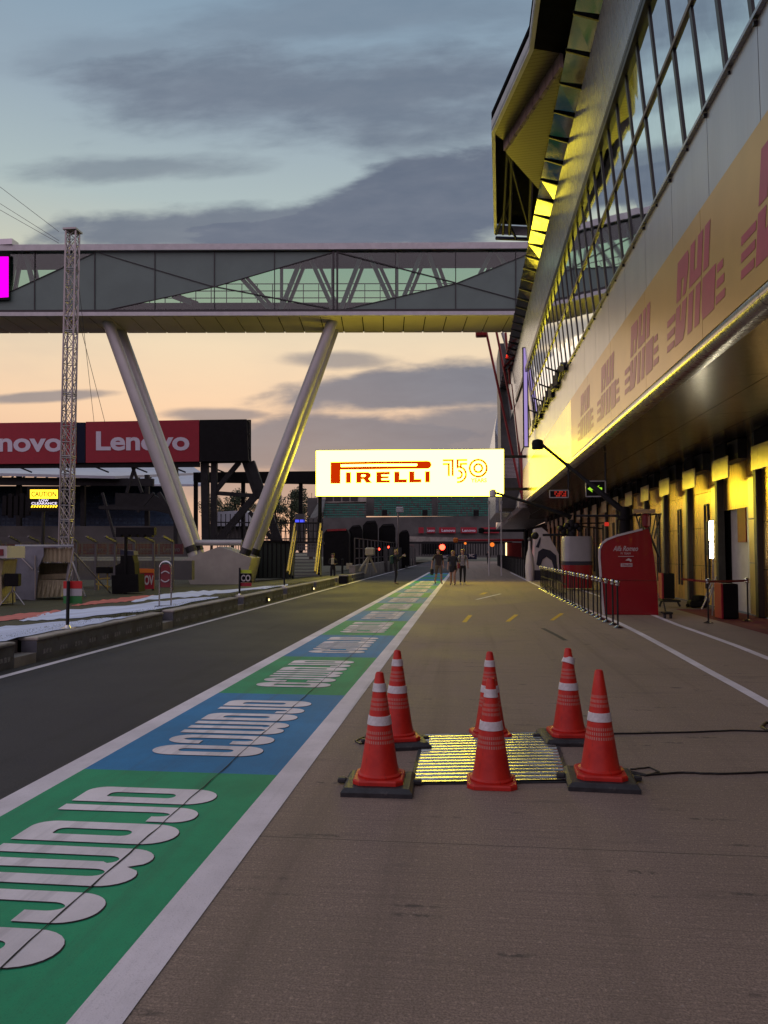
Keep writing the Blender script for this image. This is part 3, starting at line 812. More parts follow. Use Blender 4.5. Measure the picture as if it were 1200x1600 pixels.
# cladding beyond the windows, with slit window
mb = MB(); y = 37.5
while y < 49.5:
    y1 = y + 2; mb.prism([wp(0, y + .01), wp(.98, y + .01), wp(.98, y1 - .01), wp(0, y1 - .01)], (.2, 0, 0)); y = y1
mb.build('end_cladding', M['grey_clad'], B)
mb = MB(); mb.prism([wp(.1, 39.3, .03), wp(.55, 39.3, .03), wp(.55, 40.6, .03), wp(.1, 40.6, .03)], (.05, 0, 0)); mb.build('slit_window', M['mullion'], B)
# silver band
S0, S1 = (3.0, 9.06), (2.80, 11.16)
mb = MB(); y = YA
while y < 50:
    y1 = y + 3.7; o = 0.0
    for (ta, tb) in ((0, .30), (.305, 1.0)):
        q = lambda t: (S0[0] + (S1[0] - S0[0]) * t, S0[1] + (S1[1] - S0[1]) * t)
        a, b = q(ta), q(tb)
        mb.prism([Vector((a[0], y + .006, Z(a[1]))), Vector((b[0] + o, y + .006, Z(b[1]))), Vector((b[0], y1 - .006, Z(b[1]))), Vector((a[0] - o, y1 - .006, Z(a[1])))], (.1, 0, 0))
    y = y1
mb.build('upper_cladding', M['silver_clad'], B)
MB().prism([(3.2, YA, Z(9)), (3.05, YA, Z(11.2)), (3.05, 50, Z(11.2)), (3.2, 50, Z(9))], (.15, 0, 0)).build('upper_backing', M['black'], B)
# eave glazing with brackets
E0, E1 = (2.30, 11.33), (2.818, 11.18)
y = YA; i = 0
mb = MB(); mk = MB()
while y < 54:
    y1 = y + 1.22
    q = [random.uniform(-.012, .012) for _ in range(4)]
    mb.prism([Vector((E0[0], y + .05, Z(E0[1] + q[0]))), Vector((E1[0], y + .05, Z(E1[1] + q[1]))), Vector((E1[0], y1 - .05, Z(E1[1] + q[2]))), Vector((E0[0], y1 - .05, Z(E0[1] + q[3])))], (0, 0, .04))
    mk = MB(); mk.prism([Vector((E0[0] - .02, y, Z(E0[1] - .02))), Vector((E1[0] + .02, y, Z(E1[1] - .07))), Vector((E1[0] + .06, y, Z(E1[1]))), Vector((E0[0] - .02, y, Z(E0[1] + .06)))], (0, .05, 0)); mk.build('eave_bracket', M['mullion'], B)
    y = y1
mb.build('eave_glazing', M['eave_glass'], B)
MB().prism([(2.83, YA, Z(11.24)), (3.1, YA, Z(11.24)), (3.1, 50, Z(11.24)), (2.83, 50, Z(11.24))], (0, 0, .2)).build('eave_backing', M['black'], B)
# roof wing with kinked outer edge
RZ = Z(11.75)
def RP(px, py, dz=0.0): return G(px, py, RZ + dz)
oA0 = Vector((RP(827, 75).x + .05, -6, RZ)); oA, oB, oC = RP(827, 75), RP(768, 205), RP(772, 364)
oD = Vector((2.4, oC.y + .3, RZ))
inn = lambda y, z=RZ: Vector((2.95, y, z))
roof = thing('roof_canopy', (2, 20, RZ), 'folded dark roof canopy jutting over the upper edge of the pit building', 'roof')
K, Mm_ = RP(880, 84), RP(790, 222)
top = [oA0, oA, oB, oC, oD, inn(oC.y + .3), inn(-6)]
mb = MB(); mb.prism([p + Vector((0, 0, .42)) for p in top], (0, 0, .12)); mb.build('roof_deck', M['roof_dark'], roof)
mb = MB()
for a, b in ((oA0, oA), (oA, oB), (oB, oC), (oC, oD)):
    mb.prism([a + UP * -.05, b + UP * -.05, b + UP * .30, a + UP * .30], (.10, .02, 0))
mb.build('roof_edge', M['roof_edge'], roof)
kin = Vector((2.95, K.y + .6, RZ)); kin2 = Vector((2.95, 25.5, RZ))
mb = MB(); mb.prism([oA0, oA, K, kin, inn(-6)], (0, 0, .1)); mb.build('near_soffit', M['roof_dark'], roof)
slat = bpy.data.materials.new('slat_soffit'); slat.use_nodes = True
def slat_nodes(m, col):
    nt = m.node_tree; b = nt.nodes['Principled BSDF']; tc = nt.nodes.new('ShaderNodeTexCoord'); sp = nt.nodes.new('ShaderNodeSeparateXYZ'); nt.links.new(tc.outputs['Object'], sp.inputs[0])
    f = MT(nt, 'FRACT', MT(nt, 'MULTIPLY', MT(nt, 'ADD', sp.outputs[1], MT(nt, 'MULTIPLY', sp.outputs[0], .15)), 7.0))
    c = MIX(nt, SMOOTH(nt, f, .08, .2, 0, 1), (.05, .045, .03, 1), col + (1,)); nt.links.new(c, b.inputs['Base Color'])
    b.inputs['Metallic'].default_value = .5; b.inputs['Roughness'].default_value = .4
slat_nodes(slat, (.13, .115, .08))
mb = MB(); mb.prism([oA, oB, Mm_, K], (0, 0, .08)); mb.build('outer_soffit', slat, roof)
k3, m3 = K - UP * .35, Mm_ - UP * .30
mb = MB(); mb.prism([k3, m3, kin2 - UP * .3, kin - UP * .35], (0, 0, .06)); mb.build('inner_soffit', slat, roof)
mb = MB(); n = 9
for i in range(n):
    a, b = K.lerp(Mm_, i / n), K.lerp(Mm_, (i + .9) / n); a2, b2 = k3.lerp(m3, i / n), k3.lerp(m3, (i + .9) / n)
    mb.prism([a, b, b2, a2], (-.08, -.05, 0))
mb.build('fold_beam', M['brick_pink'], roof)
mb = MB(); mb.prism([oB + UP * .35, oC + UP * .35, oD + UP * .35, inn(oC.y + .3) + UP * .35, kin2 + UP * .3, Mm_ + UP * .3], (0, 0, .08)); mb.build('far_soffit', M['roof_dark'], roof)
mb = MB()
for (a, b, r) in (((793, 232), (786, 366), .05), ((800, 240), (796, 366), .06), ((793, 235), (830, 370), .05), ((800, 300), (775, 366), .05), ((786, 330), (806, 372), .05), ((832, 240), (826, 372), .07), ((775, 372), (832, 374), .07)):
    p, q = G(*a, RZ + .2), G(*b, RZ - .15); mb.tube(p, q, r, n=6)
mb.build('roof_truss', M['blue_steel'], roof)

# garage front
GX = 7.1
bay = lambda k: 19.6 + 2.93 * k
MB().box((GX + .35, 27, 2.3), (.1, 86, 4.6)).build('garage_back', M['black'], B)
for k in range(-8, 17):
    y = bay(k)
    if k != 0:
        mb = MB(); z = 0.02
        for hh in (1.15, 1.15, 1.05, 1.05):
            mb.box((GX + .06, y + .58 + 1.17, z + hh / 2), (.08, 2.3, hh - .015)); z += hh
        d = mb.build('garage_door', M['door_metal'], B)
        mb = MB(); yy = y + .58 + .55
        for (za, zb) in ((.5, 2.2), (2.2, 3.0)):
            for (a, b, c, e) in ((yy, za, yy, zb), (yy + .32, za, yy + .32, zb), (yy, zb, yy + .32, zb)):
                mb.bar((GX, a, b), (GX, c, e), .04, .04)
        mb.box((GX + .01, yy + .16, 2.0), (.02, .22, 1.0))
        mb.build('door_window', M['mullion'], d)
    mb = MB()
    mb.box((GX - .02, y, 2.25), (.20, .20, 4.5), bev=.02)
    mb.build('pier', M['pier'], B)
    mb = MB(); z = .02
    for hh in (1.3, 1.1, 1.1, 1.0):
        mb.box((GX + .02, y + .42, z + hh / 2), (.12, .50, hh - .025), bev=.01); z += hh
    mb.build('pilaster', M['pilaster'], B)
    if k >= -1:
        mb = MB(); mb.box((6.72, y - 1.25, Z(2.2)), (.03, 1.3, .57), bev=.006)
        hs = mb.build('hanging_plate', M['pilaster'], B)
        MB().box((6.74, y - 1.25, Z(2.66)), (.05, .9, .34)).build('hanger', M['black'], hs)
    mb = MB(); mb.box((GX - .1, y + 1.65, Z(2.62)), (.3, 1.9, .5)); mb.build('door_header', M['pier'], B)
# the open garage: pale interior
mb = MB(); y = bay(0)
mb.box((GX + .27, y + 1.7, 1.9), (.04, 2.3, 3.8)); mb.build('open_bay_back', M['interior_white'], B)
MB().box((GX + .1, y + 1.75, 3.6), (.06, 2.3, 1.7)).build('raised_door', M['door_metal'], B)
mb = MB(); mb.box((GX + .12, y + .85, 1.4), (.1, .5, 2.7)); mb.build('inner_screen', M['gantry_grey'], B)
mb = MB(); mb.box((GX + .12, y + 1.5, 2.3), (.1, .6, .9)); mb.build('inner_panel', M['dark_red'], B)

# second, lower section further along
B2 = thing('far_pit_building', (6, 80, 0), 'lower grey continuation of the pit building beyond the bridge', 'building')
mb = MB(); prf = [(3.45, 2.72), (3.25, 2.9), (3.35, 3.6), (3.7, 4.4), (4.3, 5.2), (5.2, 5.9), (7.4, 6.2), (7.4, 2.95)]
mb.loft([[Vector((a, 49.3, Z(b))) for a, b in prf], [Vector((a + .6, 104, Z(b))) for a, b in prf]]).build('curved_cladding', M['grey_clad'], B2, smooth=True)
MB().box((8.2, 84, 2.2), (1.5, 40, 4.4)).build('lower_wall', M['black'], B2)
mb = MB(); mb.prism([(2.4, 53.5, 0 + Z(3)), (4.4, 53.5, Z(3)), (4.4, 53.5, Z(14.5)), (2.3, 53.5, Z(14.5))], (0, 5, 0)); mb.build('stair_tower', pbr('tower_dark', (.06, .06, .06), .5, var=.2), B2)
mb = MB()
for i in range(16): mb.box((2.9, 52.2, Z(5.0 + i * .09)), (1.1, .08, .05))
mb.build('louvre', M['lip'], B2)
mb = MB(); mb.prism([(2.2, 60, Z(3)), (2.2, 60, Z(9.5)), (2.5, 62, Z(11.3)), (4.5, 62, Z(11.3)), (4.5, 60, Z(3))], (0, 20, 0)); mb.build('angled_facade', M['silver_clad'], B2)

# yellow banner with lettering on the fascia
bn = thing('fascia_banner', (LIPX, 12, Z(3.9)), 'long yellow banner with red courier lettering along the overhanging fascia', 'banner')
mb = MB(); y = YA
while y < 23:
    y1 = y + 3.4; mb.prism([Vector((LIPX - .022, y, Z(2.965))), Vector((LIPX - .022, y, Z(4.80))), Vector((LIPX - .022, y1 - .014, Z(4.80))), Vector((LIPX - .022, y1 - .014, Z(2.965)))], (.015, 0, 0)); y = y1
mb.build('banner_sheet', M['dhl_yellow'], bn)
def dhl_loops():
    sk = .32
    D = [[(0.30, .52), (.30, 1.0), (.98, 1.0), (1.06, .93), (1.06, .78), (.95, .52), (.72, .52), (.80, .74), (.62, .74), (.62, .52)], [(.30, .46), (.30, 0), (.86, 0), (.98, .10), (1.04, .46), (.72, .46), (.68, .26), (.60, .26), (.60, .46)]]
    H = [[(1.16, .52), (1.16, 1), (1.46, 1), (1.46, .66), (1.62, .66), (1.62, 1), (1.92, 1), (1.92, .52)], [(1.16, .46), (1.16, 0), (1.46, 0), (1.46, .46)], [(1.60, .46), (1.60, 0), (1.90, 0), (1.90, .46)]]
    Ll = [[(2.02, .52), (2.02, 1), (2.32, 1), (2.32, .52)], [(2.0, .46), (2.02, .1), (2.10, 0), (2.72, 0), (2.72, .46), (2.40, .46)]]
    st = []
    for i in range(3):
        v = .02 + i * .16; st.append([(-.30 - i * .03, v), (-.30 - i * .03, v + .085), (.24, v + .085), (.24, v)]); st.append([(2.80, v), (2.80, v + .085), (3.26 - i * .08, v + .085), (3.26 - i * .08, v)])
    return [[(x + y * sk, y) for x, y in l] for l in D + H + Ll + st]
dg = fill_loops(dhl_loops())
d0 = None
for i in range(6):
    yc = 11.2 + 3.42 * (i - 2) + 1.45
    mb = MB(); place2d(mb, dg, (LIPX - .026, yc, Z(3.22)), (0, -.80, 0), (0, 0, 1.25)); mb.build('courier_lettering', M['dhl_red'], bn)
# black cables and lamps draped along the sill
cb = thing('cable_bundle', (3.2, 30, Z(6)), 'tangled black cables and clamps hung along the far window sill', 'cables')
mb = MB()
for i in range(30):
    y = 25.5 + i * .38; x = LIPX - .1
    mb.box((x, y, Z(6.1 + random.uniform(-.1, .1))), (.16, .3, random.uniform(.15, .55)), rz=random.uniform(-.4, .4))
mb.path([Vector((LIPX - .15, 25 + t * .5, Z(6.0 + .18 * math.sin(t * 1.7)))) for t in range(26)], .04)
mb.build('cable_run', M['cable'], cb)
mb = MB()
for t in range(4): MB().tube((LIPX - .1, 26.5 + t * 2.6, Z(6.1)), (LIPX - .6, 26.3 + t * 2.6, Z(6.25)), .03).build('bracket_arm', M['cable'], cb)
ls = thing('edge_screen', (2.9, 38.3, Z(8)), 'tall thin screen seen edge on with a lilac glow on the facade', 'screen')
MB().box((2.92, 38.35, Z(7.65)), (.28, .12, 5.0)).build('screen_case', M['black'], ls)
MB().box((2.92, 38.28, Z(7.65)), (.16, .02, 4.9)).build('screen_face', M['led_purple'], ls)
# red raking struts
st = thing('red_strut_frame', (3.0, 48, 0), 'dark red raking steel struts carrying the building end beside the bright sign', 'struts')
foot = PY(817, 782, 47.5)
for a, b in (((760, 520), None), ((806, 520), None), ((790, 520), (797, 600)), ((775, 515), (800, 640))):
    MB().tube(PY(*a, 47.5), foot if b is None else PY(*b, 47.5), .075, n=8).build('strut', M['red_steel'], st, smooth=True)
MB().tube(PY(785, 520, 48.5), PY(806, 590, 48.5), .10).build('brace', M['tube_grey'], st)
MB().tube(PY(808, 540, 48.5), foot + Vector((.1, .3, 0)), .07).build('strut', M['black'], st)
MB().tube(PY(800, 600, 48.5), foot + Vector((.1, .3, 0)), .05).build('strut', M['red_steel'], st)
MB().box(PY(752, 520, 47.3), (.7, .5, .5), bev=.05).build('floodlight', M['red_steel'], st)
MB().box(foot - UP * .2, (.5, .5, .5)).build('foot_plate', M['grey_clad'], st)

# ------------------------------------------------------------------ footbridge
D0, D1 = 40.0, 43.05
BR = thing('footbridge', PD(400, 520, D0), 'enclosed grey footbridge with triangular glazing spanning the pit lane', 'bridge')
def fp(px, py, D=D0): return PD(px, py, D)
L0, R0 = -160, 830
thk = FW * .12
def face(pts, D=D0, th=.1): return MB().prism([fp(x, y, D) for x, y in pts], FW * th)
face([(L0, 383), (R0, 378), (R0, 388), (L0, 392)], D0 - .25, .5).build('roof_fascia', M['bridge_pale'], BR)
face([(L0, 488), (R0, 486), (R0, 492), (L0, 494)], D0 - .15, .3).build('floor_fascia', M['bridge_pale'], BR)
face([(L0, 392), (R0, 388), (R0, 390), (L0, 394.5)], D0 - .08, .25).build('head_rail', M['mullion'], BR)
face([(L0, 484.5), (R0, 482), (R0, 486), (L0, 488)], D0 - .08, .25).build('base_rail', M['mullion'], BR)
# roof and floor slabs with depth
top = [fp(L0, 385), fp(R0, 381)]; bot = [fp(L0, 493.5), fp(R0, 491.5)]; dd = FW * (D1 - D0)
MB().prism([top[0] + UP * .02, top[1] + UP * .02, top[1] + dd + UP * .02, top[0] + dd + UP * .02], UP * -.18).build('roof_slab', M['roof_dark'], BR)
mb = MB(); mb.prism([bot[0], bot[1], bot[1] + dd, bot[0] + dd], UP * .2); mb.build('floor_slab', M['roof_dark'], BR)
mb = MB(); N = 30
for i in range(N):
    a, b = bot[0].lerp(bot[1], i / N + .0008), bot[0].lerp(bot[1], (i + 1) / N - .0008)
    mb.prism([a - UP * .02, b - UP * .02, b + dd - UP * .02, a + dd - UP * .02], UP * -.05)
mb.build('soffit_panel', M['bridge_soffit'], BR)
face([(L0, 470), (0, 463), (148, 395), (521, 394), (335, 448), (165, 485), (L0, 487)], D0, .1).build('opaque_panel', M['bridge_panel'], BR)
face([(536, 484), (712, 443.5), (R0, 395), (R0, 483)], D0, .1).build('opaque_panel', M['bridge_panel'], BR)
mb = MB()
mb.prism([fp(L0, 394), fp(148, 394), fp(0, 463), fp(L0, 470)], FW * .02); mb.prism([fp(165, 485), fp(335, 448), fp(521, 394), fp(R0, 391), fp(R0, 395), fp(712, 443), fp(536, 484)], FW * .02)
mb.build('glazing', M['bridge_glass'], BR)
mb = MB(); mb.prism([fp(L0, 392, D1), fp(R0, 390, D1), fp(R0, 400, D1), fp(L0, 402, D1)], FW * .1); mb.prism([fp(L0, 474, D1), fp(R0, 472, D1), fp(R0, 492, D1), fp(L0, 494, D1)], FW * .1); mb.build('rear_rail', M['dark_steel'], BR)
mb = MB()
def seam(a, b, w=.035, D=D0 - .03): mb.bar(fp(*a, D), fp(*b, D), w, w, FW)
for x in (-40, 54, 148, 242, 335, 429, 618, 712, 806): seam((x, 393), (x, 485), .045)
for x in (521, 527): seam((x, 392), (x, 485), .1)
seam((155, 395), (330, 447)); seam((330, 447), (514, 482), .06); seam((165, 485), (335, 448)); seam((335, 448), (521, 394)); seam((527, 394), (712, 442), .06); seam((712, 442), (815, 470)); seam((536, 484), (712, 443)); seam((712, 443), (R0, 395)); seam((0, 463), (148, 395))
mb.build('glazing_bar', M['mullion'], BR)
for Dd, off, w in ((D0 + .5, 0, .21), (D1 - .3, 9, .18)):
    mb = MB()
    for a, b in (((375, 436), (423, 478)), ((468, 415), (438, 478)), ((486, 410), (518, 470)), ((565, 402), (532, 476)), ((578, 405), (610, 464)), ((660, 396), (630, 458)), ((668, 396), (690, 445)), ((770, 394), (750, 420)), ((775, 394), (800, 425)), ((300, 478), (270, 455)), ((40, 400), (60, 470)), ((25, 400), (10, 470))):
        mb.bar(fp(a[0] + off, a[1] - 4, Dd), fp(b[0] + off, b[1] + 8, Dd), w, w, FW)
    mb.build('truss_diagonal', M['truss_pale'], BR)
mb = MB()
for y in (444, 455, 466): mb.bar(fp(200, y, D0 + 1), fp(735, y - 1, D0 + 1), .04, .04)
for x in range(210, 740, 24): mb.bar(fp(x, 444, D0 + 1), fp(x, 486, D0 + 1), .04, .04)
mb.build('handrail', M['dark_steel'], BR)
mb = MB()
for x in (440, 520, 620): mb.tube(fp(x, 392, D0 + .7), fp(x, 486, D0 + .7), .09)
mb.build('inner_post', M['truss_pale'], BR)
MB().box(fp(10, 381), (1.0, .6, .3)).build('roof_box', M['grey_clad'], BR)
sg_ = thing('magenta_screen', fp(0, 432, D0 - .25), 'glowing magenta video panel on the footbridge at the edge of view', 'screen')
face([(-60, 397), (15, 397), (15, 468), (-60, 472)], D0 - .2, .1).build('screen_case', M['black'], sg_)
face([(-58, 401), (13, 401), (13, 464), (-58, 468)], D0 - .22, .015).build('screen_face', M['magenta'], sg_)
# legs and pier
V = thing('bridge_pier', PD(338, 918, D0), 'pale concrete pier block with four raking steel legs under the footbridge', 'bridge pier')
DB = 40.2
mb = MB(); mb.prism([PD(x, y, DB) for x, y in ((282, 876), (343, 854), (393, 872), (378, 932), (305, 932))], FW * 3.0); mb.build('concrete_block', M['concrete_base'], V)
for (a, Da, b, Db, r) in (((171, 510), 41.0, (302, 868), 40.9, .33), ((189, 517), 42.6, (313, 866), 42.0, .30), ((517, 508), 41.0, (380, 872), 40.9, .33), ((522, 516), 42.6, (394, 872), 42.0, .30)):
    p, q = PD(*a, Da), PD(*b, Db); mb = MB()
    rings = []
    d = (q - p).normalized(); A_ = d.orthogonal().normalized(); B_ = d.cross(A_)
    for t, k in ((-.02, .9), (.2, .95), (.6, 1.0), (.9, .95), (1.03, .72)):
        c = p.lerp(q, t); rings.append([c + A_ * math.cos(j * math.pi / 10) * r * k + B_ * math.sin(j * math.pi / 10) * r * k for j in range(20)])
    lg = mb.loft(rings).build('raking_leg', M['tube_grey'], V, smooth=True)
    MB().tube(p.lerp(q, .96), p.lerp(q, .985), r * .9, n=16).build('collar', M['mullion'], lg)
MB().tube(PD(306, 848, 41.5), PD(378, 848, 41.5), .16, n=12).build('tie_tube', M['tube_grey'], V, smooth=True)

# ------------------------------------------------------------------ bright sign over the lane
YS = 43.2
def sp_(px, py, y=YS): return PY(px, py, y)
SG = thing('lane_sign', sp_(640, 775), 'large glowing pale yellow tyre maker sign with red lettering hung over the lane', 'sign')
c0, c1, c2, c3 = sp_(494, 775), sp_(787, 775), sp_(787, 702), sp_(494, 704)
ext = Vector((0, .35, 0))
MB().prism([c0, c1, c2, c3], (0, .03, 0)).build('screen_face', M['sign_white'], SG)
MB().prism([c0 + Vector((-.04, .04, -.04)), c1 + Vector((.04, .04, -.04)), c2 + Vector((.04, .04, .04)), c3 + Vector((-.04, .04, .04))], ext).build('screen_case', M['black'], SG)
so = sp_(494, 775, YS - .02); ux = Vector((43.2 / F_PX, 0, 0)); uy = UP * (43.2 / F_PX)
spx = lambda x, y: ((x - 494), (775 - y))
pl = [[spx(517, 755.5), spx(517, 721), spx(671, 721)] + [(spx(671, 727.3)[0] + 6.3 * math.cos(a), spx(671, 727.3)[1] + 6.3 * math.sin(a)) for a in [math.pi / 2 - i * math.pi / 8 for i in range(1, 9)]] + [spx(533, 733.5), spx(533, 755.5)],
      [spx(533.5, 725.2), spx(654, 725.2), spx(655, 727), spx(654, 728.9), spx(533.5, 728.9)]]
mb = MB(); place2d(mb, fill_loops(pl), so, ux, uy)
for ch, a, b in (('I', 541.5, 550), ('R', 558, 583), ('E', 590, 612), ('L', 618.5, 639), ('L', 642, 661.5), ('I', 667, 675)):
    if ch == 'I': lp = [[spx(a, 755), spx(b, 755), spx(b, 737.5), spx(a, 737.5)]]
    if ch == 'L': lp = [[spx(a, 755), spx(b, 755), spx(b, 749.5), spx(a + 8.5, 749.5), spx(a + 8.5, 737.5), spx(a, 737.5)]]
    if ch == 'E': lp = [[spx(a, 755), spx(b, 755), spx(b, 750.5), spx(a + 8.5, 750.5), spx(a + 8.5, 748), spx(b - 2, 748), spx(b - 2, 744.5), spx(a + 8.5, 744.5), spx(a + 8.5, 742), spx(b, 742), spx(b, 737.5), spx(a, 737.5)]]
    if ch == 'R': lp = [[spx(a, 755), spx(a + 8.5, 755), spx(a + 8.5, 749), spx(a + 12, 749), spx(a + 16, 755), spx(a + 25.5, 755), spx(a + 20, 748), spx(a + 23, 746), spx(a + 24, 743), spx(a + 23, 740), spx(a + 19, 737.5), spx(a, 737.5)], [spx(a + 8.5, 741.5), spx(a + 14, 741.5), spx(a + 15.5, 743), spx(a + 14, 745), spx(a + 8.5, 745)]]
    place2d(mb, fill_loops(lp), so, ux, uy)
mb.build('lettering', M['sign_red'], SG)
mb = MB()
def ring(cx, cy, r, w, a0=0, a1=360, n=28):
    o = [(cx + (r + w / 2) * math.cos(rad(a0 + (a1 - a0) * i / n)), cy + (r + w / 2) * math.sin(rad(a0 + (a1 - a0) * i / n))) for i in range(n + 1)]
    q = [(cx + (r - w / 2) * math.cos(rad(a0 + (a1 - a0) * i / n)), cy + (r - w / 2) * math.sin(rad(a0 + (a1 - a0) * i / n))) for i in range(n + 1)]
    if a1 - a0 >= 360: place2d(mb, fill_loops([o[:-1], q[:-1]]), so, ux, uy)
    else: place2d(mb, fill_loops([o + q[::-1]]), so, ux, uy)
def br(x0, y0, x1, y1): place2d(mb, fill_loops([[spx(x0, y1), spx(x1, y1), spx(x1, y0), spx(x0, y0)]]), so, ux, uy)
br(695, 719, 712, 722); br(708.8, 722, 712, 745.5); br(695, 725, 706, 728); br(702.8, 728, 706, 745.5)
br(716.5, 719, 733, 722); br(716.5, 722, 719.6, 733.5); br(721.5, 725, 733, 728); br(721.5, 728, 724.6, 733.5)
ring(*spx(719, 743), 12.0, 3.0, -90, 90, 16); ring(*spx(719, 743), 5.8, 3.0, -90, 90, 16); br(717, 747.3, 719, 750.3); br(717, 753.5, 719, 756.5)
ring(*spx(750, 733.5), 13.2, 3.1); ring(*spx(750, 733.5), 6.3, 3.1)
mb.build('anniversary_number', M['sign_red'], SG)
mb = MB(); place2d(mb, text_geo('YEARS', .03), so, ux, uy, (*spx(738.5, 755.8), *spx(763, 749.3))); mb.build('small_lettering', M['sign_gold'], SG)
mb = MB(); q = sp_(500, 775, YS + .25); mb.tube((q.x, q.y, -.1), q, .11); mb.build('post', M['black'], SG)
mb = MB(); mb.bar(c2 + Vector((0, .2, -.4)), Vector((LIPX + .1, YS + .2, c2.z - .4)), .15, .15); mb.bar(c1 + Vector((0, .2, .4)), Vector((LIPX + .1, YS + .2, c1.z + .4)), .15, .15); mb.build('fixing_arm', M['dark_steel'], SG)

# ------------------------------------------------------------------ left: truss tower, cables
TT = PD(102.5, 884, 30); TT.z = -.1
TW = thing('truss_tower', TT, 'slim aluminium lattice tower with guy cables in front of the footbridge', 'tower')
ttop = PD(104, 362, 30).z; hw = .195
mb = MB()
for sx in (-1, 1):
    for sy in (-1, 1):
        b = TT + RT * hw * sx + FW * hw * sy; mb.tube(b, Vector((b.x, b.y, ttop)), .035, n=6)
mb.build('chord', M['truss_alu'], TW)
mb = MB(); z = .3; k = 0
def cr(sx, sy, zz): b = TT + RT * hw * sx + FW * hw * sy; return Vector((b.x, b.y, zz))
while z < ttop - .1:
    z1 = min(z + .62, ttop)
    for f in range(4):
        c = [(-1, -1), (1, -1), (1, 1), (-1, 1)]; a, b = c[f], c[(f + 1) % 4]
        mb.tube(cr(*a, z), cr(*b, z), .017, n=5); mb.tube(cr(*a, z), cr(*b, z1), .016, n=5); mb.tube(cr(*b, z), cr(*a, z1), .016, n=5)
    if k % 4 == 0:
        for f in range(4): mb.tube(cr(*c[f], z + .07), cr(*c[(f + 1) % 4], z + .07), .022, n=5)
    z = z1; k += 1
mb.build('lattice_brace', M['truss_alu'], TW)
MB().box((TT.x, TT.y, ttop + .03), (.55, .55, .07)).build('head_plate', M['truss_alu'], TW)
mb = MB()
for sx, sy in ((-1, -1), (1, -1), (1, 1), (-1, 1)): mb.tube(cr(sx, sy, 1.6), TT + RT * 1.3 * sx + FW * 1.3 * sy + UP * .03, .03)
mb.build('outrigger', M['truss_alu'], TW)
mb = MB()
for a, b in (((0, 292), (92, 362)), ((0, 318), (92, 376)), ((0, 328), (92, 380))): mb.tube(PD(*a, 30), PD(*b, 30), .012, n=4); 
for a, b in (((118, 400), (147, 660)), ((118, 480), (164, 660))): mb.tube(PD(*a, 30), PD(*b, 36), .012, n=4)
mb.build('guy_cable', M['wire'], TW)

# ------------------------------------------------------------------ billboard on steel frame
DL = 58.0
LB = thing('billboard', PD(200, 722, DL), 'wide red billboard with white computer maker lettering on a dark steel gantry', 'billboard')
def lb(x, y, D=DL): return PD(x, y, D)
MB().prism([lb(-150, 663), lb(119, 659), lb(119, 724), lb(-150, 726)], FW * .5).build('red_panel', M['lenovo_red'], LB)
MB().prism([lb(134, 659), lb(311, 656), lb(311, 721), lb(134, 723)], FW * .5).build('red_panel', M['lenovo_red'], LB)
MB().prism([lb(120, 660, DL + .05), lb(133, 660, DL + .05), lb(133, 723, DL + .05), lb(120, 723, DL + .05)], FW * .4).build('dark_panel', M['blue_steel'], LB)
MB().prism([lb(312, 656), lb(385, 655), lb(388, 720), lb(312, 721)], FW * 1.4).build('dark_panel', M['black'], LB)
def lnv(x0, x1, y0, y1):
    mb = MB(); o = lb(x0, y1, DL - .03); e = lb(x1, y1, DL - .03); t = lb(x0, y0, DL - .03)
    place2d(mb, text_geo('Lenovo', .028, spacing=.98), o, (e - o), (t - o), (0, 0, 1, 1)); mb.build('lettering', M['lenovo_white'], LB)
lnv(150, 296, 674, 704); lnv(-50, 97, 676, 706)
mb = MB()
for y in (657, 678, 700, 719): mb.bar(lb(388, y, DL + .2), lb(391, y, DL + 1.2), .1, .1)
for a, b in (((388, 656), (388, 720)), ((391, 656), (391, 720))): mb.bar(lb(*a, DL + .7), lb(*b, DL + .7), .12, .12)
mb.build('end_frame', M['dark_steel'], LB)
mb = MB()
gy = lambda x: PD(x, 865 + 30, DL)
for a, b, w in (((320, 720), (322, 850), .55), ((335, 720), (334, 850), .45), ((392, 722), (442, 866), .6), ((374, 722), (336, 768), .35), ((398, 776), (340, 846), .5), ((382, 722), (402, 780), .35), ((330, 770), (420, 776), .3), ((445, 866), (390, 800), .3), ((212, 724), (198, 770), .2), ((205, 724), (222, 770), .2), ((240, 770), (215, 800), .2), ((160, 770), (182, 850), .18), ((275, 722), (275, 860), .3), ((248, 770), (275, 815), .3), ((155, 793), (275, 795), .25)):
    mb.bar(lb(*a, DL + .8), lb(*b, DL + .8), w, w, FW)
mb.build('support_frame', M['dark_steel'], LB)
mb = MB()
for i in range(8): mb.bar(lb(-100 + 60 * i, 726, DL + .8), lb(-70 + 60 * i, 738, DL + 1.6), .1, .1)
mb.bar(lb(-150, 729, DL + .5), lb(312, 726, DL + .5), .35, .35); mb.build('catwalk', M['dark_steel'], LB)
gb = thing('gantry_beam', PD(430, 752, 62), 'long black horizontal beam behind the raking bridge legs', 'beam')
MB().prism([PD(302, 738, 62), PD(500, 736, 62), PD(500, 755, 62), PD(302, 752, 62)], FW * 1.2).build('beam_body', M['black'], gb)
mb = MB()
for x in (306, 380, 470): mb.bar(PD(x, 752, 62.4), PD(x, 864, 62.4), .3, .3, FW)
mb.build('beam_post', M['black'], gb)

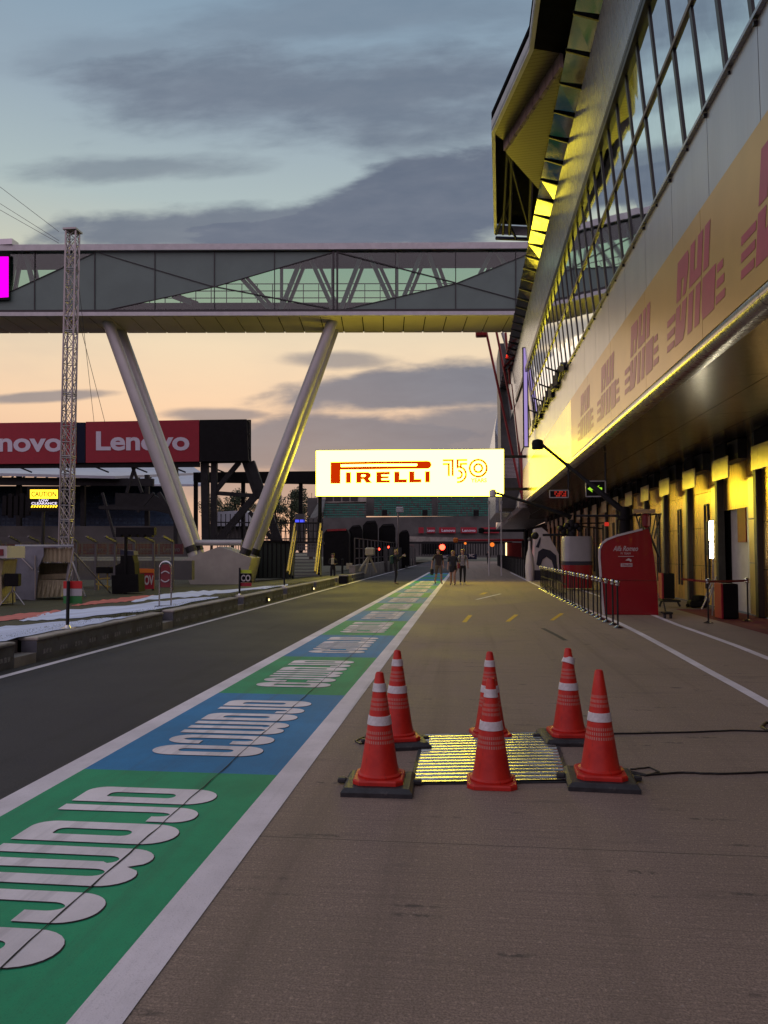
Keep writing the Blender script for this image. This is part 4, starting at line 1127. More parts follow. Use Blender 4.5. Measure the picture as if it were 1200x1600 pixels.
# ------------------------------------------------------------------ left grandstand
GS = thing('blue_grandstand', PD(120, 850, 76), 'shadowy blue grandstand under a pale roof behind the red billboard', 'grandstand')
mb = MB()
for i in range(14):
    y0 = 838 - i * 5.6; D = 74 + i * .85
    mb.prism([PD(-220, y0, D), PD(300 - i * 1.5, y0, D), PD(300 - i * 1.5, y0 - 5.8, D), PD(-220, y0 - 5.8, D)], FW * .9)
mb.build('seat_tier', M['stand_blue'], GS)
mb = MB()
for i in range(12):
    for j in range(60):
        if random.random() < .75:
            y0 = 836 - i * 5.8; D = 73.9 + i * .87; x = -150 + j * 7.3
            mb.prism([PD(x, y0, D), PD(x + 4.6, y0, D), PD(x + 4.6, y0 - 3.3, D), PD(x, y0 - 3.3, D)], FW * .2)
s_ = mb.build('seat_row', pbr('seat_blue', (.03, .065, .11), .5, var=.4, vscale=1), GS); s_['kind'] = 'stuff'
MB().prism([PD(-220, 738, 70), PD(180, 748, 70), PD(312, 742, 84), PD(300, 730, 92), PD(-220, 726, 92)], UP * .25).build('roof', M['roof_pale'], GS)
mb = MB()
for i in range(26):
    x = -200 + i * 18; mb.bar(PD(x, 752, 72), PD(x + 8, 737, 88), .12, .25)
for x in (-60, 30, 130, 230): mb.bar(PD(x, 860, 73), PD(x, 742, 73), .4, .4, FW)
mb.bar(PD(-220, 750, 71), PD(240, 754, 71), .5, .7); mb.build('roof_truss', M['dark_steel'], GS)
mb = MB(); mb.prism([PD(-220, 870, 72), PD(300, 870, 72), PD(300, 822, 72), PD(-220, 822, 72)], FW * .4); mb.build('front_wall', M['stand_concrete'], GS)
mb = MB(); mb.prism([PD(180, 770, 71), PD(240, 772, 71), PD(280, 800, 71), (PD(280, 806, 71)), PD(240, 798, 71), PD(160, 796, 71), PD(160, 790, 71), PD(180, 788, 71)], FW * .3); mb.build('gangway', M['dark_steel'], GS)
mb = MB()
for i in range(5): mb.box(PD(8 + i * 9, 790, 70), (.38, .3, 1.8 + .4 * (i % 2)))
mb.build('speaker_cluster', M['black'], GS)
wr = MB()
for i in range(16): wr.box(PD(10 + i * 19, 741 + random.uniform(-2, 2), 91), (.7, .1, .35))
wr.build('clerestory', M['flag_white'], GS)
PR = thing('paddock_roof', PD(260, 760, 110), 'pale metal grandstand roof rising behind the raking bridge leg', 'roof')
MB().prism([PD(150, 760, 105), PD(320, 760, 105), PD(316, 742, 116), PD(290, 724, 126), PD(150, 722, 126)], UP * .3).build('roof_sheet', M['roof_pale'], PR)
mb = MB()
for i in range(12): mb.bar(PD(155 + i * 14, 759, 104.9), PD(155 + i * 12.5, 724, 125.8), .12, .15)
mb.build('roof_rib', M['bridge_pale'], PR)

# caution display
CS = thing('caution_display', PD(68, 798, 33), 'small lit display reading caution low clearance beside the lattice tower', 'display')
MB().prism([PD(42, 760, 33), PD(94, 760, 33), PD(94, 799, 33), PD(42, 799, 33)], FW * .15).build('display_case', M['black'], CS)
def pl_(o, x0, x1, y0, y1, D): a, e, t = PD(x0, y1, D), PD(x1, y1, D), PD(x0, y0, D); return a, e - a, t - a
mb = MB(); mb.prism([PD(47, 765, 32.97), PD(90, 765, 32.97), PD(90, 779, 32.97), PD(47, 779, 32.97)], FW * .02); mb.build('lit_panel', M['caution_yellow'], CS)
mb = MB(); place2d(mb, text_geo('CAUTION', .02), *pl_(0, 49, 88, 768, 776, 32.93), (0, 0, 1, 1)); mb.build('lettering', M['black'], CS)
mb = MB(); place2d(mb, text_geo('LOW', .02), *pl_(0, 61, 76, 780, 784, 32.95), (0, 0, 1, 1)); place2d(mb, text_geo('CLEARANCE', .02), *pl_(0, 49, 89, 784.6, 788.5, 32.95), (0, 0, 1, 1)); mb.build('lettering', M['caution_white'], CS)
mb = MB()
for i in range(10): x = 48 + i * 4.2; mb.prism([PD(x, 793, 32.95), PD(x + 2.2, 793, 32.95), PD(x + 4, 789.5, 32.95), PD(x + 1.8, 789.5, 32.95)], FW * .02)
mb.build('chevron', M['caution_yellow'], CS)
mb = MB(); p = PD(68, 799, 33.08); mb.tube(p, Vector((p.x, p.y, -.1)), .07); mb.build('post', M['dark_steel'], CS)

# catch fence
CF = thing('catch_fence', PD(150, 905, 34), 'tall wire catch fence with cranked posts behind the equipment on the grass', 'fence')
mb = MB(); wv = MB()
cx = [-60 + 30 * i for i in range(12)]
for x in cx:
    g = PD(x, 900, 34); t = PD(x, 846, 34); k = PD(x - 16, 838, 33.2)
    mb.bar(Vector((g.x, g.y, -.1)), t, .09, .09); mb.bar(t, k, .08, .08)
mb.build('fence_post', M['wire'], CF)
for i in range(11):
    y = 898 - i * 5; wv.tube(PD(cx[0], y, 34), PD(cx[-1], y, 34), .012, n=4)
for i in range(4): wv.tube(PD(cx[0] - 4 * i, 846 - 2 * i, 34 - .2 * i), PD(cx[-1] - 4 * i, 846 - 2 * i, 34 - .2 * i), .012, n=4)
for i in range(150): x = cx[0] + (cx[-1] - cx[0]) * i / 150; wv.tube(PD(x, 900, 34), PD(x, 846, 34), .007, n=3)
wv.build('wire_mesh', M['wire'], CF)
BD = thing('trackside_boards', PD(150, 868, 37), 'dim red advertising boards on the barrier behind the catch fence', 'boards')
MB().prism([PD(-80, 876, 37), PD(300, 876, 37), PD(300, 906, 37), PD(-80, 906, 37)], FW * .5).build('barrier', M['stand_concrete'], BD)
mb = MB()
for i in range(9): x = -70 + i * 40; mb.prism([PD(x, 850, 37), PD(x + 36, 850, 37), PD(x + 36, 866, 37), PD(x, 866, 37)], FW * .08)
mb.build('board', M['board_red'], BD)
mb = MB()
for i in range(9): x = -70 + i * 40; place2d(mb, text_geo('Lenovo', .02), *pl_(0, x + 5, x + 31, 854, 862, 36.95), (0, 0, 1, 1))
mb.build('lettering', M['stand_concrete'], BD)

# grey covered timing stand
def gt(px, py): return GT(px, py)
b0 = PD(68, 940, 27.0)
TS = thing('timing_stand', Vector((b0.x, b0.y, -.1)), 'grey tarpaulin covered pit wall stand with open cream front', 'stand')
def ts(x, y, D): return PD(x, y, D)
mb = MB(); prof = [(22, 858), (66, 857), (64, 905), (52, 938), (24, 934)]
mb.prism([ts(22, 856, 27), ts(68, 855, 27), ts(68, 868, 27), ts(59, 888, 27), ts(55, 938, 27), ts(24, 936, 27)], FW * .06)
mb.prism([ts(23, 856, 27.05), ts(24, 936, 27.05), ts(24, 934, 28.6), ts(23, 857, 28.6)], RT * .05)
mb.build('side_cover', M['tarp_grey'], TS)
mb = MB(); mb.prism([ts(22, 856, 27), ts(115, 855, 27), ts(115, 853, 29), ts(24, 853, 29)], UP * .05); mb.build('top_cover', M['tarp_grey'], TS)
mb = MB(); n = 14
for i in range(n):
    a, b = 67 + 48 * i / n, 67 + 48 * (i + 1) / n; o = .05 * (i % 2)
    mb.prism([ts(a, 857, 27.1 + o), ts(b, 857, 27.1 + .05 - o), ts(b, 877 + (i % 3), 27.1 + .05 - o), ts(a, 877 + ((i + 2) % 3), 27.1 + o)], FW * .02)
mb.build('valance', M['tarp_cream'], TS)
mb = MB(); mb.prism([ts(62, 880, 28.4), ts(112, 880, 28.4), ts(100, 932, 28.4), ts(58, 932, 28.4)], FW * .05); mb.prism([ts(60, 898, 27.6), ts(105, 896, 27.6), ts(103, 904, 27.6), ts(59, 906, 27.6)], FW * .3); mb.build('inner_desk', M['tarp_cream'], TS)
mb = MB()
for i in range(12):
    a, b = 55 + 45 * i / 12, 55 + 45 * (i + 1) / 12
    mb.prism([ts(a + 4, 906, 27.5), ts(b + 4, 906, 27.5), ts(b, 934 - i * .2, 27.1 + .15 * (i % 2)), ts(a, 934 - i * .2, 27.1 + .15 * ((i + 1) % 2))], FW * .03)
mb.build('skirt', M['tarp_cream'], TS)
mb = MB(); mb.prism([ts(110, 858, 27.3), ts(115, 857, 28.8), ts(98, 933, 28.8), ts(98, 935, 27.3)], RT * .05); mb.build('far_cover', M['tarp_grey'], TS)
mb = MB()
for a, b in (((24, 862), (52, 890)), ((55, 868), (55, 936)), ((22, 857), (22, 936)), ((115, 857), (100, 934))): mb.tube(ts(*a, 26.95), ts(*b, 26.95), .025, n=5)
mb.build('frame', M['truss_alu'], TS)
b0 = PD(-5, 940, 24)
T2 = thing('timing_stand', Vector((b0.x, b0.y, -.1)), 'white topped pit wall stand cut off by the edge of view', 'stand')
MB().prism([PD(-70, 853, 24), PD(11, 853, 24), PD(11, 872, 24), PD(-70, 872, 24)], FW * 1.2).build('canopy', M['board_white'], T2)
MB().prism([PD(-60, 858, 23.97), PD(5, 858, 23.97), PD(5, 868, 23.97), PD(-60, 868, 23.97)], FW * .02).build('red_stripe', M['dark_red'], T2)
MB().prism([PD(-70, 874, 24.2), PD(6, 874, 24.2), PD(2, 900, 24.3), PD(3, 944, 24.3), PD(-70, 944, 24.3)], FW * .9).build('body', M['tarp_cream'], T2)
b0 = PD(16, 930, 24.5)
MN = thing('monitor_stand', Vector((b0.x, b0.y, -.1)), 'black monitor box on a thin stand left of the grey covered stand', 'monitor')
MB().box(PD(20, 906, 24.5), (.42, .35, .4), rz=.3, bev=.02).build('monitor', M['black'], MN)
mb = MB(); c = PD(20, 915, 24.5)
mb.tube(c, Vector((c.x, c.y, .3)), .03)
for a in range(3): mb.tube((c.x, c.y, .4), (c.x + .4 * math.cos(a * 2.1), c.y + .4 * math.sin(a * 2.1), -.08), .02, n=5)
mb.build('tripod', M['truss_alu'], MN)
# black speaker stack
b0 = PD(195, 926, 31)
SK = thing('equipment_stack', Vector((b0.x, b0.y, -.1)), 'stack of black covered equipment cases beside the orange and red banner', 'equipment')
MB().prism([PD(174, 899, 31), PD(216, 897, 31), PD(217, 925, 31), PD(175, 928, 31)], FW * .8).build('lower_case', M['black'], SK)
mb = MB(); mb.prism([PD(180, 899, 31.1), PD(211, 898, 31.1), PD(210, 880, 31.1), PD(207, 868, 31.1), PD(188, 868, 31.1), PD(188, 880, 31.1), PD(180, 884, 31.1)], FW * .6); mb.build('upper_case', M['black'], SK)
MB().prism([PD(188, 867, 31.1), PD(209, 867, 31.1), PD(208, 861, 31.1), PD(188, 859, 31.1)], FW * .6).build('cover', M['gantry_navy'], SK)
MB().prism([PD(150, 896, 31), PD(171, 896, 31), PD(171, 886, 31), PD(150, 886, 31)], FW * .4).build('side_monitor', M['black'], SK)
mb = MB()
for x in (154, 168): mb.bar(PD(x, 896, 31.2), PD(x, 922, 31.2), .04, .04)
mb.bar(PD(150, 905, 31.2), PD(172, 903, 31.2), .05, .05); mb.bar(PD(150, 912, 31.2), PD(172, 917, 31.2), .05, .05); mb.build('trolley_frame', M['yellow_rail'], SK)
LBAR = thing('light_bar', PD(210, 870, 31), 'black start light bar on a mast above the equipment cases', 'light bar')
MB().prism([PD(181, 824, 31), PD(241, 824, 31), PD(241, 836, 31), PD(181, 836, 31)], FW * .3).build('lamp_case', M['black'], LBAR)
mb = MB(); c = PD(197, 836, 31.1); mb.tube(c, Vector((c.x, c.y, -.1)), .07); mb.build('mast', M['black'], LBAR)
mb = MB()
for i in range(5): mb.lathe((0, 0, 0), [(.0, 0)], 3) if False else mb.box(PD(187 + i * 12, 837, 31.1), (.22, .25, .12))
mb.build('hood', M['black'], LBAR)
# small banner with cut off lettering
b0 = PD(228, 922, 33.7)
SB = thing('trackside_banner', Vector((b0.x, b0.y, -.1)), 'small orange topped red banner with cut off white letters on the grass', 'banner')
MB().prism([PD(213, 888, 33.7), PD(240, 889, 33.7), PD(240, 920, 33.7), PD(214, 922, 33.7)], FW * .1).build('red_panel', M['lenovo_red'], SB)
MB().prism([PD(213, 888, 33.67), PD(240, 889, 33.67), PD(240, 895, 33.67), PD(213, 895, 33.67)], FW * .02).build('orange_edge', M['orange'], SB)
mb = MB(); place2d(mb, text_geo('OOV', .03), *pl_(0, 217, 240, 899, 914, 33.65), (0, 0, 1, 1)); mb.build('lettering', M['board_white'], SB)

# hoop sign on the grass
p = GT(258, 947)
HS = thing('hoop_sign', p, 'red sign with two pale curves inside a steel hoop on the grass', 'sign')
hs_s = p.y / F_PX
mb = MB(); h = 72 * hs_s; w = 9.5 * hs_s
pts = [p + RT * -w, p + RT * -w + UP * (h - w)] + [p + RT * (-w * math.cos(rad(a))) + UP * (h - w + w * math.sin(rad(a))) for a in range(20, 161, 20)] + [p + RT * w + UP * (h - w), p + RT * w]
mb.path(pts, .018, 8); mb.build('hoop', M['steel'], HS, smooth=True)
mb = MB(); mb.prism([p + RT * (a * w) + UP * b for a, b in ((-.85, .42 * h), (.85, .42 * h), (.85, h - w * 1.1), (.5, h - w * .5), (-.5, h - w * .5), (-.85, h - w * 1.1))], FW * .02); mb.build('sign_panel', M['dark_red'], HS)
mb = MB()
for q in (0, 1):
    cc = h * (.70 if q == 0 else .62); sgn = 1 if q == 0 else -1
    pts = [p - FW * .02 + RT * (w * (-.7 + 1.4 * t / 8)) + UP * (cc + sgn * .05 * math.sin(math.pi * t / 8) + (.03 * sgn)) for t in range(9)]
    mb.path(pts, .014, 5)
mb.build('pale_curve', M['board_white'], HS)
mb = MB(); mb.bar(p + RT * -w * 1.4 - FW * .15, p + RT * w * 1.8 + FW * .15, .05, .03); mb.build('base_bar', M['black'], HS)
# flag boards on posts on the low wall
def post_on_wall(px_, ytop, name, label, cat):
    t = 6.42 / abs(ray(px_, 950).x / ray(px_, 950).y); p = Vector((-6.42, t, .36)); d = ray(px_, ytop); top = C0 + d * (t / d.y)
    o = thing(name, p, label, cat)
    MB().tube(p, Vector((p.x, p.y, top.z)), .028, n=10).build('post', M['dark_steel'], o, smooth=True)
    MB().lathe(p, [(.14, 0), (.14, .012), (.05, .02), (.03, .06)], 16).build('base_plate', M['steel'], o)
    return o, p, t
o, p, t = post_on_wall(106, 908, 'flag_post', 'steel post with a red, white and green board at the near end of the wall', 'flag post')
s = t / F_PX
for (ya, yb, mt) in ((908, 919.5, 'flag_red'), (920, 931, 'flag_white'), (931.5, 943, 'flag_green')):
    MB().prism([PY(99, yb, t + .05), PY(128, yb, t + .05), PY(128, ya, t + .05), PY(99, ya, t + .05)], (0, .015, 0)).build('colour_band', M[mt], o)
o, p, t = post_on_wall(374, 887, 'flag_post', 'steel post with a black board topped yellow and footed red near the pier', 'flag post')
for (ya, yb, mt) in ((890.5, 895.5, 'hivis'), (896, 910, 'black'), (910.5, 916, 'lenovo_red')):
    MB().prism([PY(375, yb, t + .05), PY(393, yb, t + .05), PY(393, ya, t + .05), PY(375, ya, t + .05)], (0, .015, 0)).build('colour_band', M[mt], o)
mb = MB(); a = PY(376.5, 908.5, t + .03); place2d(mb, text_geo('CO', .03), a, PY(391.5, 908.5, t + .03) - a, PY(376.5, 898, t + .03) - a, (0, 0, 1, 1)); mb.build('lettering', M['board_white'], o)
o, p, t = post_on_wall(444, 882, 'bare_post', 'bare thin steel post on the wall between the pier and the stair', 'post')

# ------------------------------------------------------------------ stair, container, posts behind wall
CT = thing('dark_container', PD(420, 905, 44), 'dark green covered container beyond the pier', 'container')
MB().prism([PD(395, 847, 44), PD(452, 847, 44), PD(452, 904, 44), PD(395, 904, 44)], FW * 2.5).build('body', M['tray_green'], CT)
mb = MB()
for i in range(9): mb.bar(PD(397 + i * 7, 849, 43.97), PD(397 + i * 7, 902, 43.97), .06, .05, FW)
mb.bar(PD(395, 846, 43.95), PD(452, 846, 43.95), .12, .12); mb.build('rib', M['black'], CT)
SR = thing('access_stair', PD(478, 902, 41), 'steel access stair with pale yellow handrails behind the wall', 'stair')
n = 11; mb = MB()
for i in range(n):
    y = 900 - i * (55 / n); D = 41 + i * .26; x0, x1 = 459 + i * .35, 500 - i * .1
    mb.prism([PD(x0, y, D), PD(x1, y, D), PD(x1, y, D + .28), PD(x0, y, D + .28)], UP * .05)
mb.build('tread', M['wire'], SR)
mb = MB()
for x0, x1 in ((457, 462), (501, 500)): mb.bar(PD(x0, 902, 41), PD(x1, 845, 43.9), .08, .25)
mb.build('stringer', M['dark_steel'], SR)
for x0, x1 in ((449, 461), (492, 501)):
    mb = MB()
    mb.tube(PD(x0, 893, 41), PD(x1, 818, 43.9), .06); mb.tube(PD(x0 + 3, 897, 41), PD(x1 + 2, 830, 43.9), .04); mb.build('handrail', M['yellow_rail'], SR)
mb = MB()
for i in range(11): x = 462 + i * 4; mb.bar(PD(x, 846, 44), PD(x, 817, 44), .045, .045)
mb.bar(PD(400, 817, 44), PD(503, 817, 44), .07, .07); mb.bar(PD(400, 830, 44), PD(503, 830, 44), .05, .05); mb.build('landing_rail', M['dark_steel'], SR)
MB().prism([PD(440, 846, 44), PD(503, 846, 44), PD(503, 850, 44), PD(440, 850, 44)], FW * 2).build('landing', M['dark_steel'], SR)
FN = thing('palisade_fence', PD(400, 845, 50), 'black palisade fence crossing behind the raking legs', 'fence')
mb = MB()
for i in range(46): x = 340 + i * 3.6; mb.bar(PD(x, 862, 50), PD(x - 2 + (4 if i % 2 else 0), 803 + 8 * (i > 20), 50), .045, .03, FW)
mb.build('pale', M['dark_steel'], FN)
mb = MB(); mb.bar(PD(335, 816, 50), PD(505, 818, 50), .08, .08); mb.bar(PD(335, 842, 50), PD(505, 842, 50), .08, .08); mb.build('rail', M['dark_steel'], FN)
MQ = thing('white_marquee', PD(365, 812, 95), 'pale marquee roof showing behind the palisade fence', 'tent')
MB().prism([PD(335, 800, 95), PD(384, 797, 95), PD(390, 806, 95), PD(390, 822, 95), PD(335, 822, 95)], FW * 8).build('canopy', M['roof_pale'], MQ)
MB().prism([PD(338, 822, 96), PD(388, 822, 96), PD(388, 850, 96), PD(338, 850, 96)], FW * 6).build('side_wall', M['stand_concrete'], MQ)
BLD = thing('blue_lit_unit', PD(468, 815, 60), 'grey unit with a strip of blue light above the stair', 'unit')
MB().prism([PD(461, 803, 60), PD(475, 803, 60), PD(475, 860, 60), PD(461, 860, 60)], FW * 1).build('body', M['wire'], BLD)
MB().prism([PD(460, 812, 59.95), PD(476, 812, 59.95), PD(476, 816, 59.95), PD(460, 816, 59.95)], FW * .03).build('light_strip', M['led_blue'], BLD)
BX = thing('kerb_box', PD(537, 908, 36), 'small dark box standing on the wall beyond the stair', 'box')
c = PD(537, 906, 36)
MB().box(c, (.42, .4, .36), bev=.03).build('body', M['black'], BX); MB().box(c + UP * .2, (.5, .46, .05), bev=.01).build('lid', M['concrete'], BX)

# far left: barrier and glazed railing along the lane beyond the sign
RL = thing('lane_barrier', (-6.6, 60, 0), 'concrete barrier with a tall pale railing continuing beyond the sign', 'barrier')
MB().box((-6.6, 70, .35), (.35, 52, .9)).build('barrier_wall', M['concrete'], RL)
mb = MB(); y = 45
while y < 96:
    mb.bar((-6.6, y, .8), (-6.6, y, 2.4), .06, .06); y += 2.0
for z in (1.2, 1.8, 2.4): mb.bar((-6.6, 45, z), (-6.6, 96, z), .05, .05)
mb.build('railing', M['wire'], RL)
y = 60
while y < 94: MB().box((-6.35, y, 1.0), (.3, .35, 2.0)).build('buttress', M['stand_concrete'], RL); y += 4.2
for i, (px, py) in enumerate(((592, 858), (607, 855), (623, 853))):
    p = PX(px, py, -6.55); r = thing('marker_lamp', p, 'small red marker lamp, %s along the far railing' % ORD[i], 'lamp', 'red lamps on the far railing')
    MB().ball(p, .09, 8, 5).build('lens', M['led_red'], r); MB().box(p - UP * .12, (.12, .12, .1)).build('base', M['black'], r)
# generator and pale machine near the far left person
GM = thing('pale_machine', PD(575, 892, 46), 'pale yellow tripod machine at the bend of the wall', 'equipment')
MB().box(PD(578, 862, 46), (.55, .5, .5), bev=.08).build('head', M['pale_gear'], GM)
mb = MB(); c = PD(577, 868, 46)
for x, y in ((560, 893), (570, 896), (588, 894)): mb.bar(c, PD(x, y, 46 + (x - 575) * .03), .09, .09)
mb.build('tripod_leg', M['pale_gear'], GM)
MB().prism([PD(541, 880, 45), PD(550, 880, 45), PD(550, 889, 45), PD(541, 889, 45)], FW * .3).build('control_box', M['pale_gear'], GM)
ptt = thing('grey_bollard', PD(534, 898, 44), 'short grey bollard right of the standing person by the stair', 'bollard')
c = PD(535, 875, 44); MB().tube(Vector((c.x, c.y, -.1)), c, .06, n=10).build('post', M['dark_steel'], ptt); MB().ball(c, .075, 8, 5).build('cap', M['dark_steel'], ptt)

# lorries / covered units beyond
for i, (x0, x1, y0, D, lab) in enumerate(((505, 545, 828, 58, 'black covered unit with a red roof edge right of the stair'), (545, 566, 822, 62, 'tall black covered unit between two others'), (567, 590, 815, 66, 'black covered unit under the sign'), (592, 618, 820, 70, 'dark covered unit left of the thin lamp mast'), (622, 640, 830, 74, 'low dark unit right of the thin lamp mast'))):
    b = PD((x0 + x1) / 2, 870, D); o = thing('covered_unit', Vector((b.x, b.y, -.1)), lab, 'covered unit', 'black units beyond the sign')
    mb = MB(); mb.prism([PD(x0, y0 + 6, D), PD(x0 + 5, y0, D), PD(x1 - 3, y0 - 1, D), PD(x1, y0 + 6, D), PD(x1, 884, D), PD(x0, 884, D)], FW * 4); mb.build('cover', M['black'], o)
    mb = MB(); mb.prism([PD(x0 + 6, y0 - 1, D - .05), PD(x1 - 4, y0 - 2, D - .05), PD(x1 - 4, y0 + 1, D - .05), PD(x0 + 6, y0 + 2, D - .05)], FW * .3); mb.build('roof_edge', M['red_steel'] if i == 0 else M['dark_steel'], o)
LM = thing('lamp_mast', PD(622, 870, 66), 'thin pale lamp mast rising under the sign', 'mast')
p = PD(622, 866, 66); q = PD(622, 795, 66); MB().tube(p, q, .07).build('mast', M['truss_alu'], LM); MB().box(q + Vector((.15, 0, -.1)), (.6, .4, .5), bev=.05).build('camera_head', M['gantry_grey'], LM)
# green grandstand far behind
GG = thing('green_grandstand', PD(640, 830, 150), 'grandstand of green seats far beyond the sign', 'grandstand')
for (x0, x1, yb, yt, nm) in ((505, 572, 809, 786, 6), (584, 676, 806, 776, 9), (684, 770, 806, 774, 9)):
    mb = MB(); n = nm
    for i in range(n):
        y0 = yb + (yt - yb) * i / n; y1 = yb + (yt - yb) * (i + 1) / n; D = 140 + i * 1.6
        mb.prism([PD(x0, y0, D), PD(x1, y0, D), PD(x1, y1 + .6, D), PD(x0, y1 + .6, D)], FW * 1.6)
    mb.build('seat_tier', M['stand_concrete'], GG)
    mb = MB()
    for i in range(n):
        x = x0 + 1
        while x < x1 - 3:
            y0 = yb + (yt - yb) * i / n; D = 139.9 + i * 1.6
            if random.random() < .85: mb.prism([PD(x, y0, D), PD(x + 2.3, y0, D), PD(x + 2.3, y0 - 2.3, D), PD(x, y0 - 2.3, D)], FW * .3)
            x += 2.9
    s_ = mb.build('seat_row', M['stand_green'], GG); s_['kind'] = 'stuff'
mb = MB(); mb.prism([PD(480, 870, 139), PD(775, 870, 139), PD(775, 806, 139), PD(480, 809, 139)], FW * 1.5); mb.prism([PD(480, 806, 158), PD(775, 806, 158), PD(775, 772, 158), PD(480, 778, 158)], FW * 1.5); mb.build('front_wall', M['stand_concrete'], GG)
mb = MB(); mb.prism([PD(496, 786, 152), PD(572, 784, 152), PD(572, 772, 152), PD(496, 772, 152)], FW * 4); mb.build('control_room', M['concrete'], GG)
mb = MB()
for i in range(4): x = 509 + i * 13; mb.prism([PD(x, 783, 151.9), PD(x + 11, 783, 151.9), PD(x + 11, 777, 151.9), PD(x, 777, 151.9)], FW * .1)
mb.build('window', M['mullion'], GG)
mb = MB(); mb.prism([PD(480, 830, 139.5), PD(504, 800, 139.5), PD(508, 780, 150), PD(500, 780, 150), PD(478, 820, 139.5)], FW * 2); mb.build('side_wing', M['stand_concrete'], GG)
mb = MB()
for x in (597, 660, 740): mb.prism([PD(x, 806, 138), PD(x + 8, 806, 138), PD(x + 8, 797, 138), PD(x, 797, 138)], FW * .4)
mb.build('vomitory', M['black'], GG)
# end fence with red boards, gate and far gantries
EB = thing('far_board_wall', PD(700, 835, 118), 'row of small red advertising boards above the far fence', 'boards')
for (x0, x1) in ((654, 662), (667, 680), (686, 712), (720, 745), (752, 780)):
    MB().prism([PD(x0, 824, 118), PD(x1, 824, 118), PD(x1, 833, 118), PD(x0, 833, 118)], FW * .3).build('board', M['lenovo_red'], EB)
mb = MB()
for (x0, x1) in ((668, 679), (690, 711), (722, 743), (755, 776)): place2d(mb, text_geo('Lenovo', .03), *pl_(0, x0, x1, 826.5, 831, 117.9), (0, 0, 1, 1))
mb.build('lettering', M['lenovo_white'], EB)
mb = MB(); mb.prism([PD(640, 834, 118.5), PD(850, 826, 118.5), PD(850, 872, 118.5), PD(640, 870, 118.5)], FW * .4); mb.build('backing_wall', M['stand_concrete'], EB)
FF = thing('far_fence', PD(700, 862, 100), 'dark barred gate and fence closing the far end of the pit lane', 'fence')
mb = MB(); mb.prism([PD(660, 846, 101), PD(710, 846, 101), PD(710, 866, 101), PD(660, 866, 101)], FW * .2); mb.build('gate_panel', M['black'], FF)
mb = MB()
for i in range(34): x = 655 + i * 4; mb.bar(PD(x, 868, 100), PD(x, 848, 100), .12, .12, FW)
mb.bar(PD(640, 848, 100), PD(800, 848, 100), .2, .25); mb.build('bar', M['dark_steel'], FF)
mb = MB(); mb.prism([PD(640, 838, 102), PD(712, 840, 102), PD(712, 847, 102), PD(640, 846, 102)], FW * .4); mb.build('header', M['concrete'], FF)
mb = MB(); mb.prism([PD(690, 866, 99), PD(745, 866, 99), PD(745, 874, 99), PD(690, 874, 99)], FW * .3); mb.build('low_board', M['gantry_navy'], FF)
mb = MB(); place2d(mb, text_geo('MC', .03), *pl_(0, 692, 700, 867.5, 872.5, 98.9), (0, 0, 1, 1)); place2d(mb, text_geo('MC', .03), *pl_(0, 733, 741, 865.5, 870.5, 98.9), (0, 0, 1, 1)); mb.build('lettering', M['board_white'], FF)
RLt = thing('red_signal', PD(691, 856, 96), 'glowing red pit exit light at the far end of the lane', 'signal')
p = PD(691, 855, 96); MB().ball(p, .36, 12, 8).build('lens', M['led_red'], RLt, smooth=True); MB().box(p + Vector((0, .4, 0)), (1.0, .3, 1.2), bev=.1).build('housing', M['black'], RLt)
MB().tube(p + Vector((0, .4, -.5)), Vector((p.x, p.y + .4, 0)), .08).build('post', M['black'], RLt)

# ------------------------------------------------------------------ trees
def tree(px, ptop, D, wpx, label, seed):
    rnd = random.Random(seed); b = PD(px, 864, D); b.z = -.15; t = PD(px, ptop, D); H = t.z; wd = wpx * D / F_PX
    o = thing('tree', b, label, 'tree', 'trees beyond the pit lane')
    mb = MB(); mb.path([b, b + Vector((.1, 0, H * .3)), b + Vector((-.05, .1, H * .6)), b + Vector((.1, 0, H * .9))], [H * .03, H * .024, H * .015, H * .004], 8)
    cs = []
    for i in range(11):
        a = rnd.random() * 6.28; r = wd * .5 * rnd.uniform(.15, .85); z = H * rnd.uniform(.35, .9); r *= 1.15 - abs(z / H - .55)
        c = b + Vector((math.cos(a) * r, math.sin(a) * r * .6, z)); cs.append((c, wd * rnd.uniform(.13, .26)))
        mb.tube(b + Vector((0, 0, z * .7)), c, H * .01, H * .003, n=5)
    mb.build('trunk', M['bark'], o)
    mb = MB()
    for c, r in cs:
        for _ in range(420):
            d = Vector((rnd.gauss(0, 1), rnd.gauss(0, 1), rnd.gauss(0, .8))).normalized() * r * rnd.random() ** .4
            q = c + d; s_ = wd * rnd.uniform(.012, .026); a = Vector((rnd.gauss(0, 1), rnd.gauss(0, 1), rnd.gauss(0, 1))).normalized(); e = a.orthogonal().normalized()
            mb.add([q - a * s_, q + e * s_ * .7, q + a * s_, q - e * s_ * .7], [(0, 1, 2, 3)])
    mb.build('crown', M['tree_leaf'], o)


tree(455, 752, 170, 62, 'broad dark tree between the right raking leg and the sign', 1)
tree(486, 758, 180, 60, 'dark tree partly hidden by the left end of the sign', 2)
tree(430, 762, 175, 50, 'dark tree behind the right raking leg', 3)
tree(362, 758, 165, 60, 'dark tree seen through the billboard frame', 4)
tree(330, 768, 170, 46, 'small dark tree behind the left raking leg', 5)
tree(400, 775, 185, 40, 'low dark tree between the two raking legs', 6)

